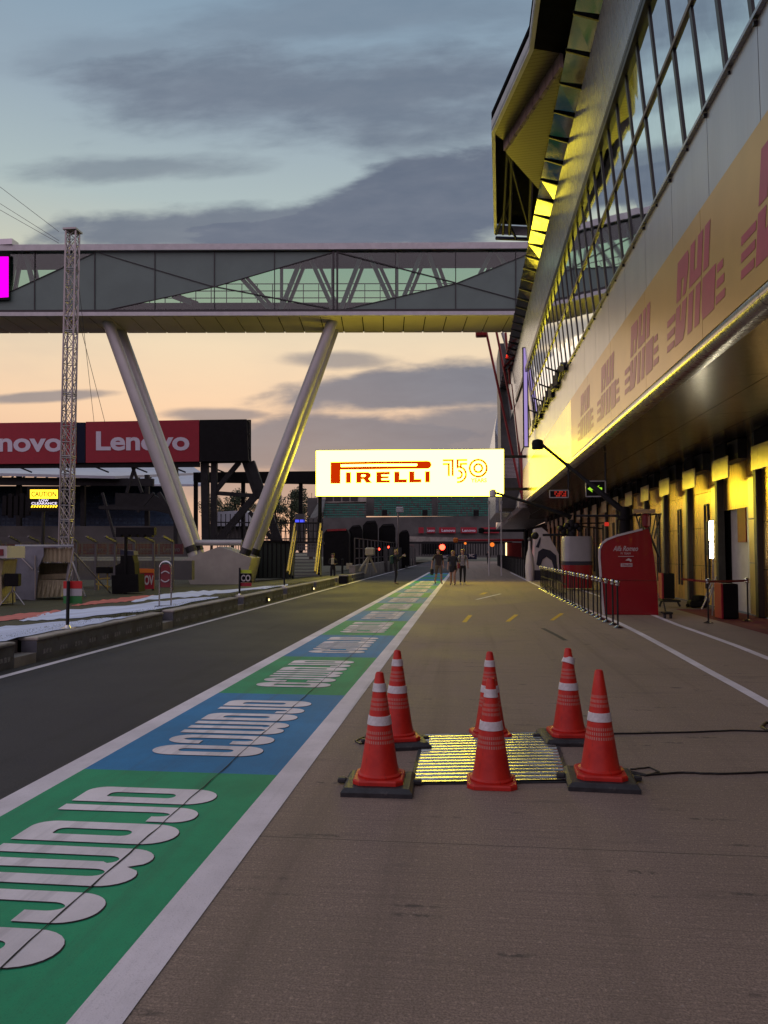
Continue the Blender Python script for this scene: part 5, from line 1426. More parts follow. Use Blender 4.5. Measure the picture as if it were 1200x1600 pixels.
# ------------------------------------------------------------------ cones, mat, cables
def make_cone():
    o = thing('traffic_cone', (0, 0, 0), '', 'traffic cone', 'cones around the ridged plate')
    H = .72
    r = lambda z: .027 + (.128 - .027) * (1 - (z - .07) / (H - .07))
    mb = MB(); mb.lathe((0, 0, 0), [(.148, .028), (.150, .045), (.134, .055), (.129, .075), (r(.1), .1), (r(.35), .35), (r(.6), .6), (r(H - .012), H - .012), (.022, H), (.015, H - .004), (.010, H - .1)], 40)
    mb.build('body', M['cone'], o, smooth=True, local=True)
    mb = MB(); q = .168; c = .045
    ring0 = [(-q, -q + c), (-q + c, -q), (q - c, -q), (q, -q + c), (q, q - c), (q - c, q), (-q + c, q), (-q, q - c)]
    mb.loft([[Vector((x, y, .0)) for x, y in ring0], [Vector((x, y, .022)) for x, y in ring0], [Vector((x * .96, y * .96, .032)) for x, y in ring0]])
    mb.build('base', M['cone'], o, local=True)
    for z0, z1 in ((.372, .432), (.592, .648)):
        mb = MB(); mb.lathe((0, 0, 0), [(r(z0) + .001, z0), (r(z0) + .004, z0 + .002), (r(z1) + .004, z1 - .002), (r(z1) + .001, z1)], 40); mb.build('reflective_band', M['band'], o, smooth=True, local=True)
    return o


cone0 = make_cone()
CN = [(593, 1217, True, .02, 'front left traffic cone on a black rubber pad'), (621, 1152, True, .3, 'rear left traffic cone standing behind another on a rubber pad'),
      (768, 1224, False, 0, 'front middle traffic cone standing on bare ground before the ridged plate'), (766, 1148, False, .15, 'rear middle traffic cone half hidden by the front middle one'),
      (889, 1146, True, .1, 'rear right traffic cone with a crooked upper band'), (938, 1210, True, -.05, 'front right traffic cone with a single wide band on a rubber pad')]
cone_loc = []
for i, (px, py, pad, rz, lab) in enumerate(CN):
    zb = .055 if pad else .002
    g = G(px, py, zb); cone_loc.append(g)
    if i == 0: c = cone0; c.location = g; c.rotation_euler = (0, 0, rz)
    else: c = dup(cone0, g, rz)
    c['label'] = lab
    if i == 5:
        bands = [ch for ch in c.children if ch.name.startswith('reflective_band')]; bpy.data.objects.remove(bands[1])
    if i == 4:
        b_ = [ch for ch in c.children if ch.name.startswith('reflective_band')][1]; Rm = Matrix.Rotation(rad(16), 3, 'Y') @ Matrix.Rotation(rad(-8), 3, 'X'); b_.rotation_euler = Rm.to_euler(); b_.location = Vector((0, 0, .60)) - Rm @ Vector((0, 0, .60)); b_.scale = (1.12, 1.12, 1)
    if pad:
        o = thing('rubber_pad', (g.x, g.y, 0), 'black rubber pad under the ' + lab.split(' traffic')[0] + ' cone', 'pad', 'rubber pads under cones', rz)
        mb = MB(); q = .235
        mb.loft([[Vector((a * q, b * q, 0)) for a, b in ((-1, -1), (1, -1), (1, 1), (-1, 1))], [Vector((a * q, b * q, .028)) for a, b in ((-1, -1), (1, -1), (1, 1), (-1, 1))], [Vector((a * q * .9, b * q * .86, .053)) for a, b in ((-1, -1), (1, -1), (1, 1), (-1, 1))]])
        mb.build('body', M['rubber'], o, local=True)
        for cx_ in (-q - .03, q + .02): MB().box((cx_, .06, .025), (.06, .05, .035), bev=.008).build('connector', M['rubber'], o, local=True)
# ridged plate
a, b, c, d = G(647, 1226), G(886, 1222), G(862, 1147), G(664, 1151)
RM = thing('ridged_plate', (a + c) / 2, 'ridged metal cover plate lying on the apron between the six cones', 'cover plate')
nr = 16; rows = []
for i in range(nr * 6 + 1):
    t = i / (nr * 6); l, r_ = a.lerp(d, t), b.lerp(c, t); z = .014 + .006 * math.sin(2 * math.pi * t * nr) + (.006 if (t * nr) % 1 < .12 else 0)
    m = []
    for j in range(13):
        p = l.lerp(r_, j / 12); m.append(Vector((p.x, p.y, z + random.uniform(-.0002, .0002))))
    rows.append(m)
mb = MB(); mb.loft(rows, cap=False, closed=False); mb.build('ridged_sheet', M['ridge_metal'], RM, smooth=True)
mb = MB(); mb.prism([p + UP * .001 for p in (a + Vector((-.03, -.02, 0)), b + Vector((.03, -.02, 0)), c + Vector((.03, .02, 0)), d + Vector((-.03, .02, 0)))], UP * .009); mb.build('edge_frame', M['rubber'], RM)
# cables
def cable(pts, name, label, r=.007):
    P = [G(x, y, r) for x, y in pts]; out = []
    for i in range(len(P) - 1):
        for k in range(8): out.append(P[i].lerp(P[i + 1], k / 8) + Vector((0, random.uniform(-.006, .006), 0)))
    out.append(P[-1]); mb = MB(); mb.path(out, r); return tag(mb.build(name, M['cable'], origin=P[0]), label, 'cable')


cable([(980, 1204), (1010, 1211), (1060, 1207), (1130, 1209), (1240, 1205)], 'power_cable', 'black cable running right from the front right rubber pad', .008)
cable([(985, 1202), (1015, 1199), (1030, 1206), (1008, 1212), (985, 1208)], 'power_cable', 'short black cable loop beside the front right rubber pad', .006)
cable([(915, 1147), (980, 1146), (1080, 1144), (1150, 1141), (1240, 1144)], 'power_cable', 'black cable running right from the rear right rubber pad', .008)
cable([(1240, 1138), (1200, 1141), (1190, 1136), (1196, 1129), (1240, 1130)], 'power_cable', 'coiled cable end at the right edge of the apron', .012)
cable([(590, 1152), (566, 1152), (555, 1158), (562, 1162), (585, 1160)], 'power_cable', 'short cable tail left of the rear left rubber pad', .006)
cable([(545, 1213), (556, 1209), (572, 1211)], 'power_cable', 'short cable tail left of the front left rubber pad', .010)

# ------------------------------------------------------------------ stanchions
def make_stanchion():
    o = thing('stanchion', (0, 0, 0), '', 'stanchion', 'stanchions in the roped row')
    MB().lathe((0, 0, 0), [(.10, 0), (.11, .012), (.085, .025), (.03, .05), (.02, .06)], 16).build('base', M['steel'], o, smooth=True, local=True)
    MB().lathe((0, 0, 0), [(.019, .05), (.019, .90)], 10).build('post', M['dark_steel'], o, smooth=True, local=True)
    mb = MB(); mb.lathe((0, 0, 0), [(.018, .875), (.045, .885), (.05, .90), (.03, .915), (.045, .935), (.055, .96), (.045, .985), (.02, 1.0), (.001, 1.002)], 14); mb.build('ball_head', M['steel'], o, smooth=True, local=True)
    return o


st0 = make_stanchion(); Ys = [16.7, 17.35, 18.0, 18.65, 19.3, 19.95, 20.6, 21.25, 21.9, 22.5, 23.1, 23.75, 24.4, 25.1, 25.8, 26.5, 27.2, 27.9, 28.6, 29.3, 30.0, 30.7, 31.4, 32.1, 32.8, 33.5]
for i, y in enumerate(Ys):
    loc = (3.14 + .02 * math.sin(i * 1.7), y, 0)
    o = st0 if i == 0 else dup(st0, loc)
    o.location = loc; o['label'] = 'silver headed stanchion, %s from the near end of the roped row' % ORD[i]
bl = thing('barrier_ribbon', (3.22, 30, .8), 'dark ribbon barrier strung along the far half of the stanchion row', 'ribbon')
mb = MB()
for z in (.86, .55, .25): mb.box((3.14, 29.4, z), (.008, 8.6, .05))
mb.build('ribbon', M['black'], bl)
mb = MB()
for i in range(30): mb.box((3.16, 25.4 + i * .29, .45), (.012, .025, .85))
mb.build('upright', M['dark_steel'], bl)
for k, (px, pyb) in enumerate(((1107, 974), (1169, 971))):
    g = G(px, pyb); o = dup(st0, g); o['label'] = ('stanchion holding the red belt before the open garage', 'stanchion holding the red belt at the right end before the door')[k]; o['group'] = 'stanchions with the red belt'
    if k == 0: ga = g
    else: gb_ = g
bt = thing('red_belt', (ga + gb_) / 2, 'dark red belt stretched between two stanchions and the red booth', 'belt')
mb = MB(); a0 = Vector((5.3, 19.9, .92)); mb.bar(a0, ga + UP * .93, .01, .05, UP); mb.bar(ga + UP * .93, gb_ + UP * .93, .01, .05, UP); mb.build('belt', M['dark_red'], bt)

# ------------------------------------------------------------------ red gantry booth
RB0 = G(988, 961)
RBT = thing('gantry_booth', RB0, 'red pit gantry booth with curved top, white script lettering and long boom', 'gantry')
YR = RB0.y; q = lambda x, y, dy=0: PY(x, y, YR + dy)
out = [(945, 960), (942, 930), (940, 900), (938, 872), (938, 858), (942, 850), (950, 844), (965, 838), (985, 833), (1005, 828), (1013, 826), (1017, 838), (1022, 870), (1027, 915), (1029, 961)]
mb = MB(); mb.prism([q(x, y) for x, y in out], (.25, 1.1, 0)); mb.build('body', M['alfa_red'], RBT)
mb = MB()
for i in range(9):
    a, b = out[i], out[i + 1]; mb.bar(q(a[0] - 1.5, a[1] - (1 if i > 4 else 0), .0), q(b[0] - 1.5, b[1] - (1 if i > 4 else 0), .0), .05, .05, Vector((0, 1, 0)))
mb.build('pale_edge', M['gantry_white'], RBT)
mb = MB(); mb.bar(q(943, 906, -.01), q(1026, 907, -.01), .02, .012); mb.build('panel_joint', M['dark_red'], RBT)
def rtext(s, x0, x1, y0, y1, bold, mat, shear=0.0, nm='lettering'):
    mb = MB(); a = q(x0, y1, -.012); place2d(mb, text_geo(s, bold, shear), a, q(x1, y1, -.012) - a, q(x0, y0, -.012) - a, (0, 0, 1, 1)); mb.build(nm, mat, RBT)
rtext('Alfa Romeo', 958, 997, 853, 861, .006, M['gantry_white'], .35); rtext('F1 TEAM', 970, 985, 863.3, 866.3, .0, M['gantry_white'])
mb = MB(); mb.bar(q(966, 869.5, -.012), q(990, 869.3, -.012), .012, .012)
mb.add([q(970, 880.3, -.012), q(988, 880.3, -.012), q(988, 885.5, -.012), q(970, 885.5, -.012)], [(0, 1, 2, 3)])
mb.add([q(977, 875.5, -.012), q(982, 872.2, -.012), q(987, 874.5, -.012), q(986, 878.5, -.012), q(983, 875.8, -.012), q(980, 876, -.012)], [(0, 1, 2, 3, 4, 5)]); mb.build('emblem', M['gantry_white'], RBT)
mb = MB(); a = q(971.5, 884.6, -.02); place2d(mb, text_geo('ORLEN', .02), a, q(986.5, 884.6, -.02) - a, q(971.5, 881.2, -.02) - a, (0, 0, 1, 1)); mb.build('lettering', M['alfa_red'], RBT)
mb = MB(); m0, m1 = q(976, 836, .5), q(976, 792, .5); mb.tube(m0, m1, .16, .13, 14); mb.tube(q(976, 812, .5), q(976, 806, .5), .20, n=14); mb.build('mast', M['black'], RBT, smooth=True)
mb = MB(); b0_, b1_ = q(978, 802, .5), q(846, 694, .5); mb.path([b0_, b0_.lerp(b1_, .4), b0_.lerp(b1_, .42), b1_], [.085, .07, .05, .04], 10); mb.build('boom', M['dark_steel'], RBT, smooth=True)
mb = MB(); c = q(840, 694, .5); mb.lathe(c, [(.15, -.13), (.155, .03), (.13, .1), (.05, .13)], 16); mb.build('boom_head', M['black'], RBT, smooth=True)
mb = MB(); mb.box(q(1006, 799, .3), (.55, .12, .1)); mb.build('lamp_bar', M['pilaster'], RBT)
mb = MB(); mb.lathe(q(1009, 812, .3), [(.02, -.22), (.1, -.16), (.11, .1), (.05, .16)], 14); mb.build('red_lamp', M['dark_red'], RBT, smooth=True)
mb = MB()
for i in range(6):
    s0 = q(980 + i * 5, 806, .45 + .05 * i); mb.path([s0, s0 + Vector((.2 + .05 * i, -.05, .05)), s0 + Vector((.35, .1, -.35)), s0 + Vector((.3, .1, -.6))], .02)
mb.build('hose', M['cable'], RBT)
MB().tube(q(1012, 828, .2), q(1030, 870, .2), .03).build('side_strut', M['dark_steel'], RBT); MB().tube(q(900, 806, .7), q(975, 806, .5), .03).build('cross_arm', M['dark_steel'], RBT)
MB().box(q(948, 819, .6), (.1, .1, .1)).build('tail_light', M['led_dimred'], RBT)

# second gantry (grey and red)
YG = 32.5
g2 = lambda x, y, d=0: PY(x, y, YG + d)
G2 = thing('gantry_booth', Vector((g2(905, 918).x, YG, 0)), 'rounded gantry booth, grey above and red below with a navy stripe', 'gantry')
def g2ring(yy, k=1.0):
    x0, x1 = 881.5 + (1 - k) * 10, 928 - (1 - k) * 10; p0, p1 = g2(x0, yy), g2(x1, yy); w = (p1 - p0).x; c = Vector(((p0.x + p1.x) / 2, YG + w / 2, p0.z)); r = .2
    return [c + Vector((x, y, 0)) for x, y in [(a * w, b * w) for a, b in rr(-.5, .5, -.5, .5, r, r, r, r, 4)]]
MB().loft([g2ring(919), g2ring(883)]).build('red_base', M['alfa_red'], G2, smooth=True)
MB().loft([g2ring(882.8, .99), g2ring(877.2, .99)]).build('navy_stripe', M['gantry_navy'], G2, smooth=True)
MB().loft([g2ring(877), g2ring(846), g2ring(840, .96), g2ring(838, .88)]).build('grey_top', M['gantry_grey'], G2, smooth=True)
mb = MB(); mb.tube(g2(893, 838, .6), g2(893, 812, .6), .2, .17, 12)
for i in range(7): mb.ball(g2(876 + i * 5, 826 + 5 * math.sin(i * 2.1), .5), .14, 8, 5)
mb.build('mast', M['dark_steel'], G2, smooth=True)
mb = MB(); mb.path([g2(893, 808, .6), g2(835, 788, .6), g2(774, 770, .6)], [.1, .07, .05], 8); mb.build('boom', M['dark_steel'], G2)
mb = MB(); mb.lathe(g2(770, 770, .6), [(.02, -.2), (.13, -.16), (.16, .02), (.12, .12), (.03, .15)], 12); mb.build('boom_head', M['gantry_white'], G2, smooth=True)
mb = MB(); mb.tube(g2(893, 835, .6), g2(848, 836, .6), .05); mb.ball(g2(836, 837, .6), .16, 10, 6); mb.build('side_arm', M['dark_steel'], G2, smooth=True)
mb = MB()
mb.tube(g2(903, 818, .6), g2(945, 817, 1.2), .03); mb.tube(g2(903, 822, .6), g2(940, 826, 1.2), .03); mb.build('hose', M['cable'], G2)
# third gantry (white and navy shell)
YW = 44.0
g3 = lambda x, y, d=0: PY(x, y, YW + d)
G3 = thing('gantry_booth', Vector((g3(853, 900).x, YW, 0)), 'white gantry booth with navy arched side beyond the grey and red one', 'gantry')
MB().prism([g3(x, y) for x, y in ((834, 904), (836, 845), (836, 826), (846, 824), (856, 832), (862, 845), (868, 855), (873, 866), (874, 904))], (0, 1.6, 0)).build('white_shell', M['gantry_white'], G3)
MB().prism([g3(x, y, -.03) for x, y in ((838, 882), (841, 862), (848, 857), (860, 860), (869, 868), (871, 890), (866, 890), (862, 876), (854, 870), (848, 874), (844, 886))], (0, .05, 0)).build('navy_arch', M['gantry_navy'], G3)
MB().prism([g3(x, y, -.03) for x, y in ((837, 855), (844, 839), (845, 842), (842, 856))], (0, .04, 0)).build('navy_slash', M['gantry_navy'], G3)
MB().box(g3(856, 900, .8), (1.7, 1.7, .7)).build('navy_base', M['gantry_navy'], G3)
BW = thing('tapered_pillar', Vector((g3(828, 905).x, YW - 1, 0)), 'pale bottle shaped pillar beside the white gantry booth', 'pillar')
c = PY(828, 905, YW - 1); h = PY(829, 845, YW - 1).z
MB().lathe((c.x, c.y, 0), [(.22, 0), (.26, h * .35), (.2, h * .6), (.09, h * .8), (.06, h)], 14).build('shaft', M['gantry_white'], BW, smooth=True); MB().ball((c.x, c.y, h + .08), .11, 8, 6).build('knob', M['wire'], BW, smooth=True)

# overhead arrow and dotted red displays
def hang(px, py, Y, w, h, name, label, cat):
    c = PY(px, py, Y); o = thing(name, c, label, cat)
    MB().box(c, (w, .12, h), bev=.02).build('case', M['black'], o)
    mb = MB(); mb.bar(c + Vector((w * .5 + .02, 0, -h / 2)), Vector((c.x + w * .5 + .02, Y, Z(2.72))), .04, .04); mb.build('hanger', M['dark_steel'], o)
    mb = MB()
    for z in (-h / 2, h / 2): mb.box(c + Vector((0, -.065, z)), (w, .01, .03))
    for x in (-w / 2, w / 2): mb.box(c + Vector((x, -.065, 0)), (.03, .01, h))
    mb.build('rim', M['gantry_grey'], o); return o, c
o, c = hang(930, 764, 21.5, .52, .42, 'arrow_display', 'black display with two green arrows under the soffit', 'display')
mb = MB()
for k in (-.08, .10):
    mb.add([c + Vector((k + x, -.08, z)) for x, z in ((-.14, 0), (0, .10), (-.03, .04), (.07, .03), (.07, -.03), (-.03, -.04), (0, -.10))], [(0, 1, 2, 3, 4, 5, 6)])
mb.build('arrow', M['led_green'], o)
o, c = hang(873, 772, 24, .56, .22, 'dot_display', 'small black display with glowing red dots under the soffit', 'display')
mb = MB()
for i in range(8):
    for j in range(3):
        if (i * 3 + j) % 4: mb.box(c + Vector((-.12 + i * .045, -.075, -.06 + j * .06)), (.03, .01, .035))
mb.build('dot', M['led_dimred'], o)

# far overhead booms beyond the sign
for i, (x0, x1, y, Y, mt) in enumerate(((752, 822, 829, 56, 'dark_steel'), (712, 818, 844, 62, 'red_steel'))):
    p0, p1 = PY(x0, y, Y), PY(x1, y, Y); o = thing('overhead_boom', Vector((p1.x, Y, 0)), ('black overhead gantry boom beyond the sign', 'dark red overhead gantry boom beyond the walkers')[i], 'gantry')
    MB().tube(p0, p1, .10, n=8).build('boom', M[mt], o); MB().tube(p1, Vector((p1.x, Y, 0)), .14).build('mast', M['black'], o)
    MB().box(p0, (.4, .4, .4), bev=.08).build('boom_head', M['black'] if i == 0 else M['orange'], o)
    mb = MB(); mb.box(Vector((p1.x + .5, Y + .5, 1.0)), (1.2, 1.2, 2.0), bev=.08); mb.build('cabinet', M['dark_red'] if i else M['black'], o)
for (px, py, Y, w, lab) in ((769, 851, 70, 7, 'round orange lamp beyond the far red boom'), (727, 849, 70, 4, 'small orange lamp left of the round one')):
    p = PY(px, py, Y); o = thing('orange_lamp', p, lab, 'lamp', 'orange lamps at the far garages'); MB().ball(p, w * .5 * Y / F_PX, 12, 6).build('lens', M['led_orange'], o, smooth=True); MB().tube(p + Vector((0, .2, 0)), Vector((p.x, p.y + .2, 2.6)), .05).build('hanger', M['black'], o)
o = thing('lit_doorway', PY(792, 862, 72), 'narrow warm lit doorway at the far garages', 'doorway')
MB().prism([PY(790, 868, 72), PY(792, 868, 72), PY(792, 848, 72), PY(790, 848, 72)], (0, .1, 0)).build('lit_edge', M['lamp_warm'], o); MB().prism([PY(793, 872, 72.2), PY(815, 874, 72.2), PY(815, 848, 72.2), PY(793, 848, 72.2)], (0, 1, 0)).build('door_wall', M['dark_red'], o)
FB = thing('far_barrier', PY(806, 880, 58), 'low grey barrier along the far garages beyond the white booth', 'barrier')
mb = MB(); mb.prism([Vector((3.5, 48, 0)), Vector((3.5, 90, 0)), Vector((3.5, 90, 1.1)), Vector((3.5, 48, 1.1))], (.06, 0, 0)); mb.build('panel', M['wire'], FB)
mb = MB(); y = 48
while y < 90: MB().bar((3.47, y, 0), (3.47, y, 1.25), .06, .06).build('post', M['dark_steel'], FB); y += 1.6
for (px, lab) in ((783, 'tall thin pale post beneath the right end of the sign'), (764, 'shorter pale post beneath the right end of the sign')):
    p = PY(px, 825 if px == 783 else 870, 52); t = PY(px, 785, 52); o = thing('pale_post', Vector((p.x, p.y, 0)), lab, 'post'); MB().tube(Vector((p.x, p.y, 0)), t, .045).build('post', M['gantry_white'], o); MB().box(t, (.16, .16, .2)).build('cap', M['gantry_grey'], o)

# ------------------------------------------------------------------ garage mouth equipment
g = G(1111, 962)
SL = thing('stand_lamp', g, 'tripod stand lamp with two glowing white tubes before the open garage', 'lamp')
lx = lambda x, y: PY(x, y, g.y)
MB().tube(lx(1112, 872), lx(1112, 848), .045, n=12).build('lamp_tube', M['lamp_white'], SL); MB().tube(lx(1111.5, 845), lx(1111.5, 814), .05, n=12).build('lamp_tube', M['lamp_white'], SL)
mb = MB(); mb.tube(lx(1114, 812), lx(1114, 955), .02)
for x, y in ((1096, 952), (1128, 955), (1113, 962)): mb.tube(lx(1114, 915), lx(x, y), .018, n=6)
mb.build('tripod', M['truss_alu'], SL)
g = G(1141, 968)
EC = thing('equipment_case', g, 'black upright flight case with a red side right of the stand lamp', 'case')
MB().box((g.x + .02, g.y + .25, .43), (.36, .5, .82), bev=.02).build('body', M['black'], EC); MB().box((g.x - .17, g.y + .25, .43), (.05, .5, .84), bev=.01).build('red_side', M['lenovo_red'], EC)
mb = MB()
for sx in (-1, 1):
    for sy in (-1, 1): mb.ball((g.x + .13 * sx, g.y + .25 + .18 * sy, .02), .025, 6, 4)
mb.build('caster', M['black'], EC)
g = G(1046, 950)
E2 = thing('equipment_case', g, 'black and red flight case on a wheeled frame right of the red booth', 'case')
MB().box((g.x + .02, g.y + .25, .62), (.30, .4, .72), bev=.02).build('body', M['black'], E2); MB().box((g.x - .16, g.y + .25, .62), (.05, .4, .74), bev=.01).build('red_side', M['lenovo_red'], E2)
mb = MB(); mb.box((g.x + .05, g.y + .2, .2), (.5, .5, .06))
for sx in (-1, 1): mb.tube((g.x + .22 * sx, g.y, .2), (g.x + .28 * sx, g.y - .05, .05), .03)
mb.build('wheeled_frame', M['dark_steel'], E2)
g = G(1042, 966)
CW = thing('trolley_jack', g, 'small black castor trolley on the apron beside the red booth', 'trolley')
mb = MB(); mb.box(g + UP * .13, (.22, .3, .05), bev=.01); mb.build('frame', M['dark_steel'], CW); MB().tube(g + Vector((0, .1, .13)), g + Vector((.1, .7, .35)), .018).build('handle', M['dark_steel'], CW)
for sx in (-1, 1):
    mb = MB(); mb.tube(g + Vector((.07 * sx - .02, -.08, .055)), g + Vector((.07 * sx + .02, -.08, .055)), .055, n=14); mb.build('wheel', M['rubber'], CW)
g = G(1090, 950)
CP = thing('camera_rig', g, 'low black camera equipment on the floor left of the stand lamp', 'equipment')
mb = MB(); mb.box(g + UP * .12, (.5, .4, .2), bev=.05); mb.box(g + Vector((.05, 0, .28)), (.25, .3, .16), rz=.4, bev=.03); mb.tube(g + Vector((-.3, 0, .06)), g + Vector((.35, .1, .2)), .05); mb.build('body', M['black'], CP)
mb = MB(); mb.tube(g + Vector((.1, -.1, .1)), g + Vector((.42, -.15, .9)), .018); mb.tube(g + Vector((.25, -.1, .1)), g + Vector((.5, -.1, .9)), .018); mb.build('leg', M['truss_alu'], CP)

# ------------------------------------------------------------------ people
def person(loc, rz, label, P):
    """P: joint offsets and clothing; local frame: facing -Y, x to the person's left"""
    S = P.get('h', 1.70) / 1.70
    J = {'pelvis': (0, 0, .93), 'waist': (0, .0, 1.06), 'chest': (0, .0, 1.27), 'neck': (0, 0, 1.44), 'headb': (0, -.01, 1.52), 'head': (0, -.02, 1.60), 'headt': (0, -.01, 1.68),
         'shl': (.17, 0, 1.39), 'shr': (-.17, 0, 1.39), 'ell': (.24, .02, 1.12), 'elr': (-.24, .02, 1.12), 'wrl': (.25, -.06, .88), 'wrr': (-.25, -.06, .88),
         'hpl': (.09, 0, .88), 'hpr': (-.09, 0, .88), 'knl': (.10, -.02, .49), 'knr': (-.10, -.02, .49), 'anl': (.10, .03, .09), 'anr': (-.10, .03, .09), 'tol': (.11, -.16, .035), 'tor': (-.11, -.16, .035)}
    J.update(P.get('J', {}))
    RADI = {'pelvis': .145, 'waist': .125, 'chest': .155, 'neck': .058, 'headb': .075, 'head': .098, 'headt': .07, 'shl': .072, 'shr': .072, 'ell': .043, 'elr': .043, 'wrl': .03, 'wrr': .03,
            'hpl': .095, 'hpr': .095, 'knl': .062, 'knr': .062, 'anl': .042, 'anr': .042, 'tol': .035, 'tor': .035}
    names = list(J); idx = {n: i for i, n in enumerate(names)}
    E = [('pelvis', 'waist'), ('waist', 'chest'), ('chest', 'neck'), ('neck', 'headb'), ('headb', 'head'), ('head', 'headt'), ('chest', 'shl'), ('chest', 'shr'), ('shl', 'ell'), ('ell', 'wrl'), ('shr', 'elr'), ('elr', 'wrr'), ('pelvis', 'hpl'), ('pelvis', 'hpr'), ('hpl', 'knl'), ('knl', 'anl'), ('anl', 'tol'), ('hpr', 'knr'), ('knr', 'anr'), ('anr', 'tor')]
    me = bpy.data.meshes.new('skeleton'); me.from_pydata([Vector(J[n]) * S for n in names], [(idx[a], idx[b]) for a, b in E], [])
    ob = bpy.data.objects.new('skeleton', me); COL.objects.link(ob)
    sk = ob.modifiers.new('skin', 'SKIN'); sk.use_smooth_shade = True
    fat = P.get('fat', 1.0)
    for i, n in enumerate(names):
        r = RADI[n] * S * (fat if n in ('pelvis', 'waist', 'chest', 'hpl', 'hpr') else 1); me.skin_vertices[0].data[i].radius = (r, r * (.72 if n in ('pelvis', 'waist', 'chest') else 1)); me.skin_vertices[0].data[i].use_root = (n == 'pelvis')
    ss = ob.modifiers.new('sub', 'SUBSURF'); ss.levels = 2; ss.render_levels = 2
    bpy.context.view_layer.update(); dgp = bpy.context.evaluated_depsgraph_get(); ev = ob.evaluated_get(dgp); m2 = bpy.data.meshes.new_from_object(ev)
    verts = [v.co.copy() for v in m2.vertices]; faces = [tuple(p.vertices) for p in m2.polygons]
    bpy.data.objects.remove(ob)
    mb = MB(); mats = [P['top'], P['bottom'], M['skin'], P['shoe']]
    # face relief: nose, brow and chin pushed from the head
    hd = Vector(J['head']) * S
    for v in verts:
        d = v - hd
        if d.length < .16 * S and d.y < -.03:
            if abs(d.x) < .02 * S and -.03 < d.z < .02: v.y -= .018 * S
            elif abs(d.x) < .03 * S and -.08 < d.z < -.055: v.y -= .008 * S
    z_hip = .92 * S; z_leg = P.get('leg', .12) * S; z_sl = P.get('sleeve', 1.2) * S
    mb.v = verts
    zmin = min(v.z for v in verts)
    for f in faces:
        c = sum((verts[i] for i in f), Vector()) / len(f)
        dl = (c - Vector(J['ell']) * S).length; dr = (c - Vector(J['elr']) * S).length
        arm = min(min((c - (Vector(J[a]) * S).lerp(Vector(J[b]) * S, t)).length for t in (0, .25, .5, .75, 1)) for a, b in (('ell', 'wrl'), ('elr', 'wrr')))
        if c.z > 1.455 * S and abs(c.x - hd.x) < .14: k = 2
        elif arm < .06 * S and c.z > .6 and not P.get('long', False): k = 2
        elif arm < .06 * S and c.z > .6: k = 0
        elif c.z > z_hip: k = 0
        elif c.z > z_leg: k = 1
        elif c.z > .085 * S: k = 2
        else: k = 3
        mb.f.append(list(f)); mb.mi.append(k)
    # hands: palm, four fingers and a thumb joined into the body mesh
    mb.cur = 2
    for sd, s in (('l', 1), ('r', -1)):
        w = Vector(J['wr' + sd]) * S; e = Vector(J['el' + sd]) * S; d = (w - e).normalized(); side = Vector((0, -1, 0)); nrm = d.cross(side).normalized(); side = nrm.cross(d).normalized()
        mb.tube(w - d * .02, w + d * .085 * S, .026 * S, .036 * S, 8)
        for i in range(4):
            b = w + d * .08 * S + side * (i - 1.5) * .018 * S; m_ = b + d * (.035 + .006 * (i in (1, 2))) * S + nrm * .008 * s; t_ = m_ + d * .028 * S + nrm * .018 * s; mb.path([b, m_, t_], [.009 * S, .008 * S, .006 * S], 6)
        b = w + d * .03 * S + side * .03 * S; mb.path([b, b + d * .03 * S + side * .025 * S, b + d * .06 * S + side * .03 * S], [.011 * S, .010 * S, .007 * S], 6)
    root = thing('person', loc, label, 'person', None, rz)
    mb2 = MB(); mb2.v = [v - Vector((0, 0, zmin)) for v in mb.v]; mb2.f = mb.f; mb2.mi = mb.mi
    mb2.build('body', mats, root, smooth=True, local=True)
    hz = Vector((0, 0, -zmin))
    # eyes, ears
    e_ = MB()
    for s in (-1, 1): e_.ball(hd + hz + Vector((.034 * s, -.086, .012)) * S, .009 * S, 6, 4)
    e_.build('eye', M['hair_dark'], root, local=True)
    h = MB(); n = P.get('hairlen', 0)
    rings = []
    c = hd + hz
    for zz, r, oy in ((.115, .02, .01), (.105, .07, .012), (.07, .103, .015), (.02, .108, .03), (-.03, .10, .045), (-.06 - n, .085 if n else .06, .05), (-.08 - n, .02, .05)):
        rings.append([c + Vector((r * math.cos(t * math.pi / 8), oy + r * math.sin(t * math.pi / 8) * (.9 if math.sin(t * math.pi / 8) > 0 or zz > .06 else .35), zz)) * 1.0 for t in range(16)])
    h.loft(rings).build('hair', P['hair'], root, smooth=True, local=True)
    for x in P.get('extra', []): x(root, hz, S)
    return root


def backpack(mat):
    def f(root, hz, S):
        MB().box(hz + Vector((0, .19, 1.22)), (.30, .17, .44), bev=.05).build('backpack', mat, root, smooth=True, local=True)
        mb = MB()
        for s in (-1, 1): mb.path([hz + Vector((.11 * s, .12, 1.40)), hz + Vector((.12 * s, 0, 1.47)), hz + Vector((.12 * s, -.12, 1.36)), hz + Vector((.12 * s, -.1, 1.12))], .018)
        mb.build('strap', mat, root, local=True)
    return f


def held(at, size, mat, name):
    def f(root, hz, S): MB().box(hz + Vector(at), size, bev=min(size) * .2).build(name, mat, root, local=True)
    return f


def skirt(mat, z0, z1):
    def f(root, hz, S): MB().lathe(hz, [(.165, z0), (.19, (z0 + z1) / 2), (.185, z1), (.14, z1 + .04)], 16).build('shorts', mat, root, smooth=True, local=True)
    return f


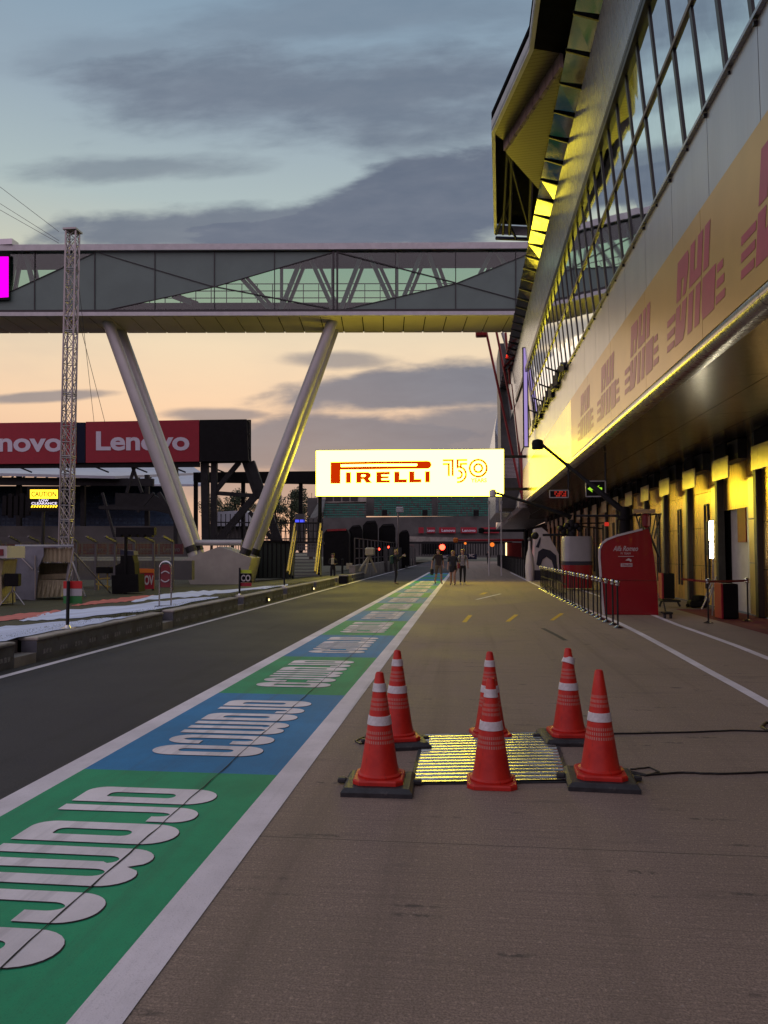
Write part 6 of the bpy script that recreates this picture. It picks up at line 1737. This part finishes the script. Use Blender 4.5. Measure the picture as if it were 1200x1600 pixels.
sideways = rad(90)
g = G(618, 913)
person(g, rad(100), 'man in dark clothes with a green backpack standing with raised hands in the lane', dict(h=1.72, top=M['cloth_black'], bottom=M['cloth_black'], shoe=M['shoe'], hair=M['hair_blond'], long=True, extra=[backpack(M['pack_green']), held((-.02, -.42, 1.42), (.10, .16, .08), M['pale_gear'], 'camera')],
       J={'ell': (.22, -.12, 1.16), 'wrl': (.06, -.36, 1.38), 'elr': (-.22, -.12, 1.16), 'wrr': (-.06, -.36, 1.38), 'knl': (.10, -.06, .49), 'head': (0, -.05, 1.59)}))
g = G(685, 912)
person(g, rad(15), 'man in a dark top and khaki trousers walking with a bag over the painted strip', dict(h=1.74, top=M['tee_dark'], bottom=pbr('khaki', (.12, .09, .06), .85), shoe=M['shoe'], hair=M['hair_dark'], fat=1.1, leg=.5, extra=[held((-.33, .02, .62), (.14, .2, .3), M['cloth_black'], 'bag')],
       J={'knl': (.10, -.20, .50), 'anl': (.12, -.10, .10), 'tol': (.13, -.28, .05), 'knr': (-.10, .02, .48), 'anr': (-.11, .28, .14), 'tor': (-.11, .14, .04), 'wrr': (-.33, .02, .84), 'elr': (-.29, .03, 1.12)}))
g = G(708, 914)
person(g, rad(-12), 'woman with long fair hair in a black top and shorts walking in the middle', dict(h=1.66, top=M['cloth_black'], bottom=M['skin'], shoe=M['shoe'], hair=M['hair_blond'], hairlen=.16, fat=1.1, leg=.2, extra=[skirt(M['cloth_black'], .64, .96), held((.3, -.05, .95), (.1, .22, .26), M['dark_red'], 'handbag')],
       J={'knl': (.10, -.16, .50), 'anl': (.10, -.06, .10), 'tol': (.11, -.24, .05), 'knr': (-.12, .03, .48), 'anr': (-.16, .24, .13), 'tor': (-.16, .10, .04)}))
g = G(723, 913)
person(g, rad(5), 'person in a pale grey shirt and dark trousers with rucksack straps, right of three walkers', dict(h=1.72, top=M['tee_grey'], bottom=M['cloth_black'], shoe=M['shoe_pale'], hair=M['hair_blond'], extra=[backpack(M['cloth_black'])],
       J={'knl': (.09, -.08, .49), 'anl': (.09, -.02, .09), 'tol': (.10, -.2, .035)}))
g = PD(520, 896, 40); g.z = -.0
person(g, rad(20), 'person in dark clothes holding a pale object beside the access stair', dict(h=1.5, top=M['cloth_black'], bottom=M['cloth_black'], shoe=M['shoe'], hair=M['hair_dark'], long=True, hairlen=.08, extra=[held((-.06, -.26, 1.12), (.14, .1, .34), M['pale_gear'], 'pale_bag')],
       J={'elr': (-.24, -.02, 1.12), 'wrr': (-.08, -.2, 1.12), 'ell': (.24, -.02, 1.12), 'wrl': (.1, -.2, 1.1)}))
g = G(763, 882)
person(g, rad(0), 'distant person in dark clothes standing near the far barrier', dict(h=1.7, top=M['cloth_black'], bottom=M['cloth_black'], shoe=M['shoe'], hair=M['hair_dark'], long=True))
print('objects', len(bpy.data.objects))
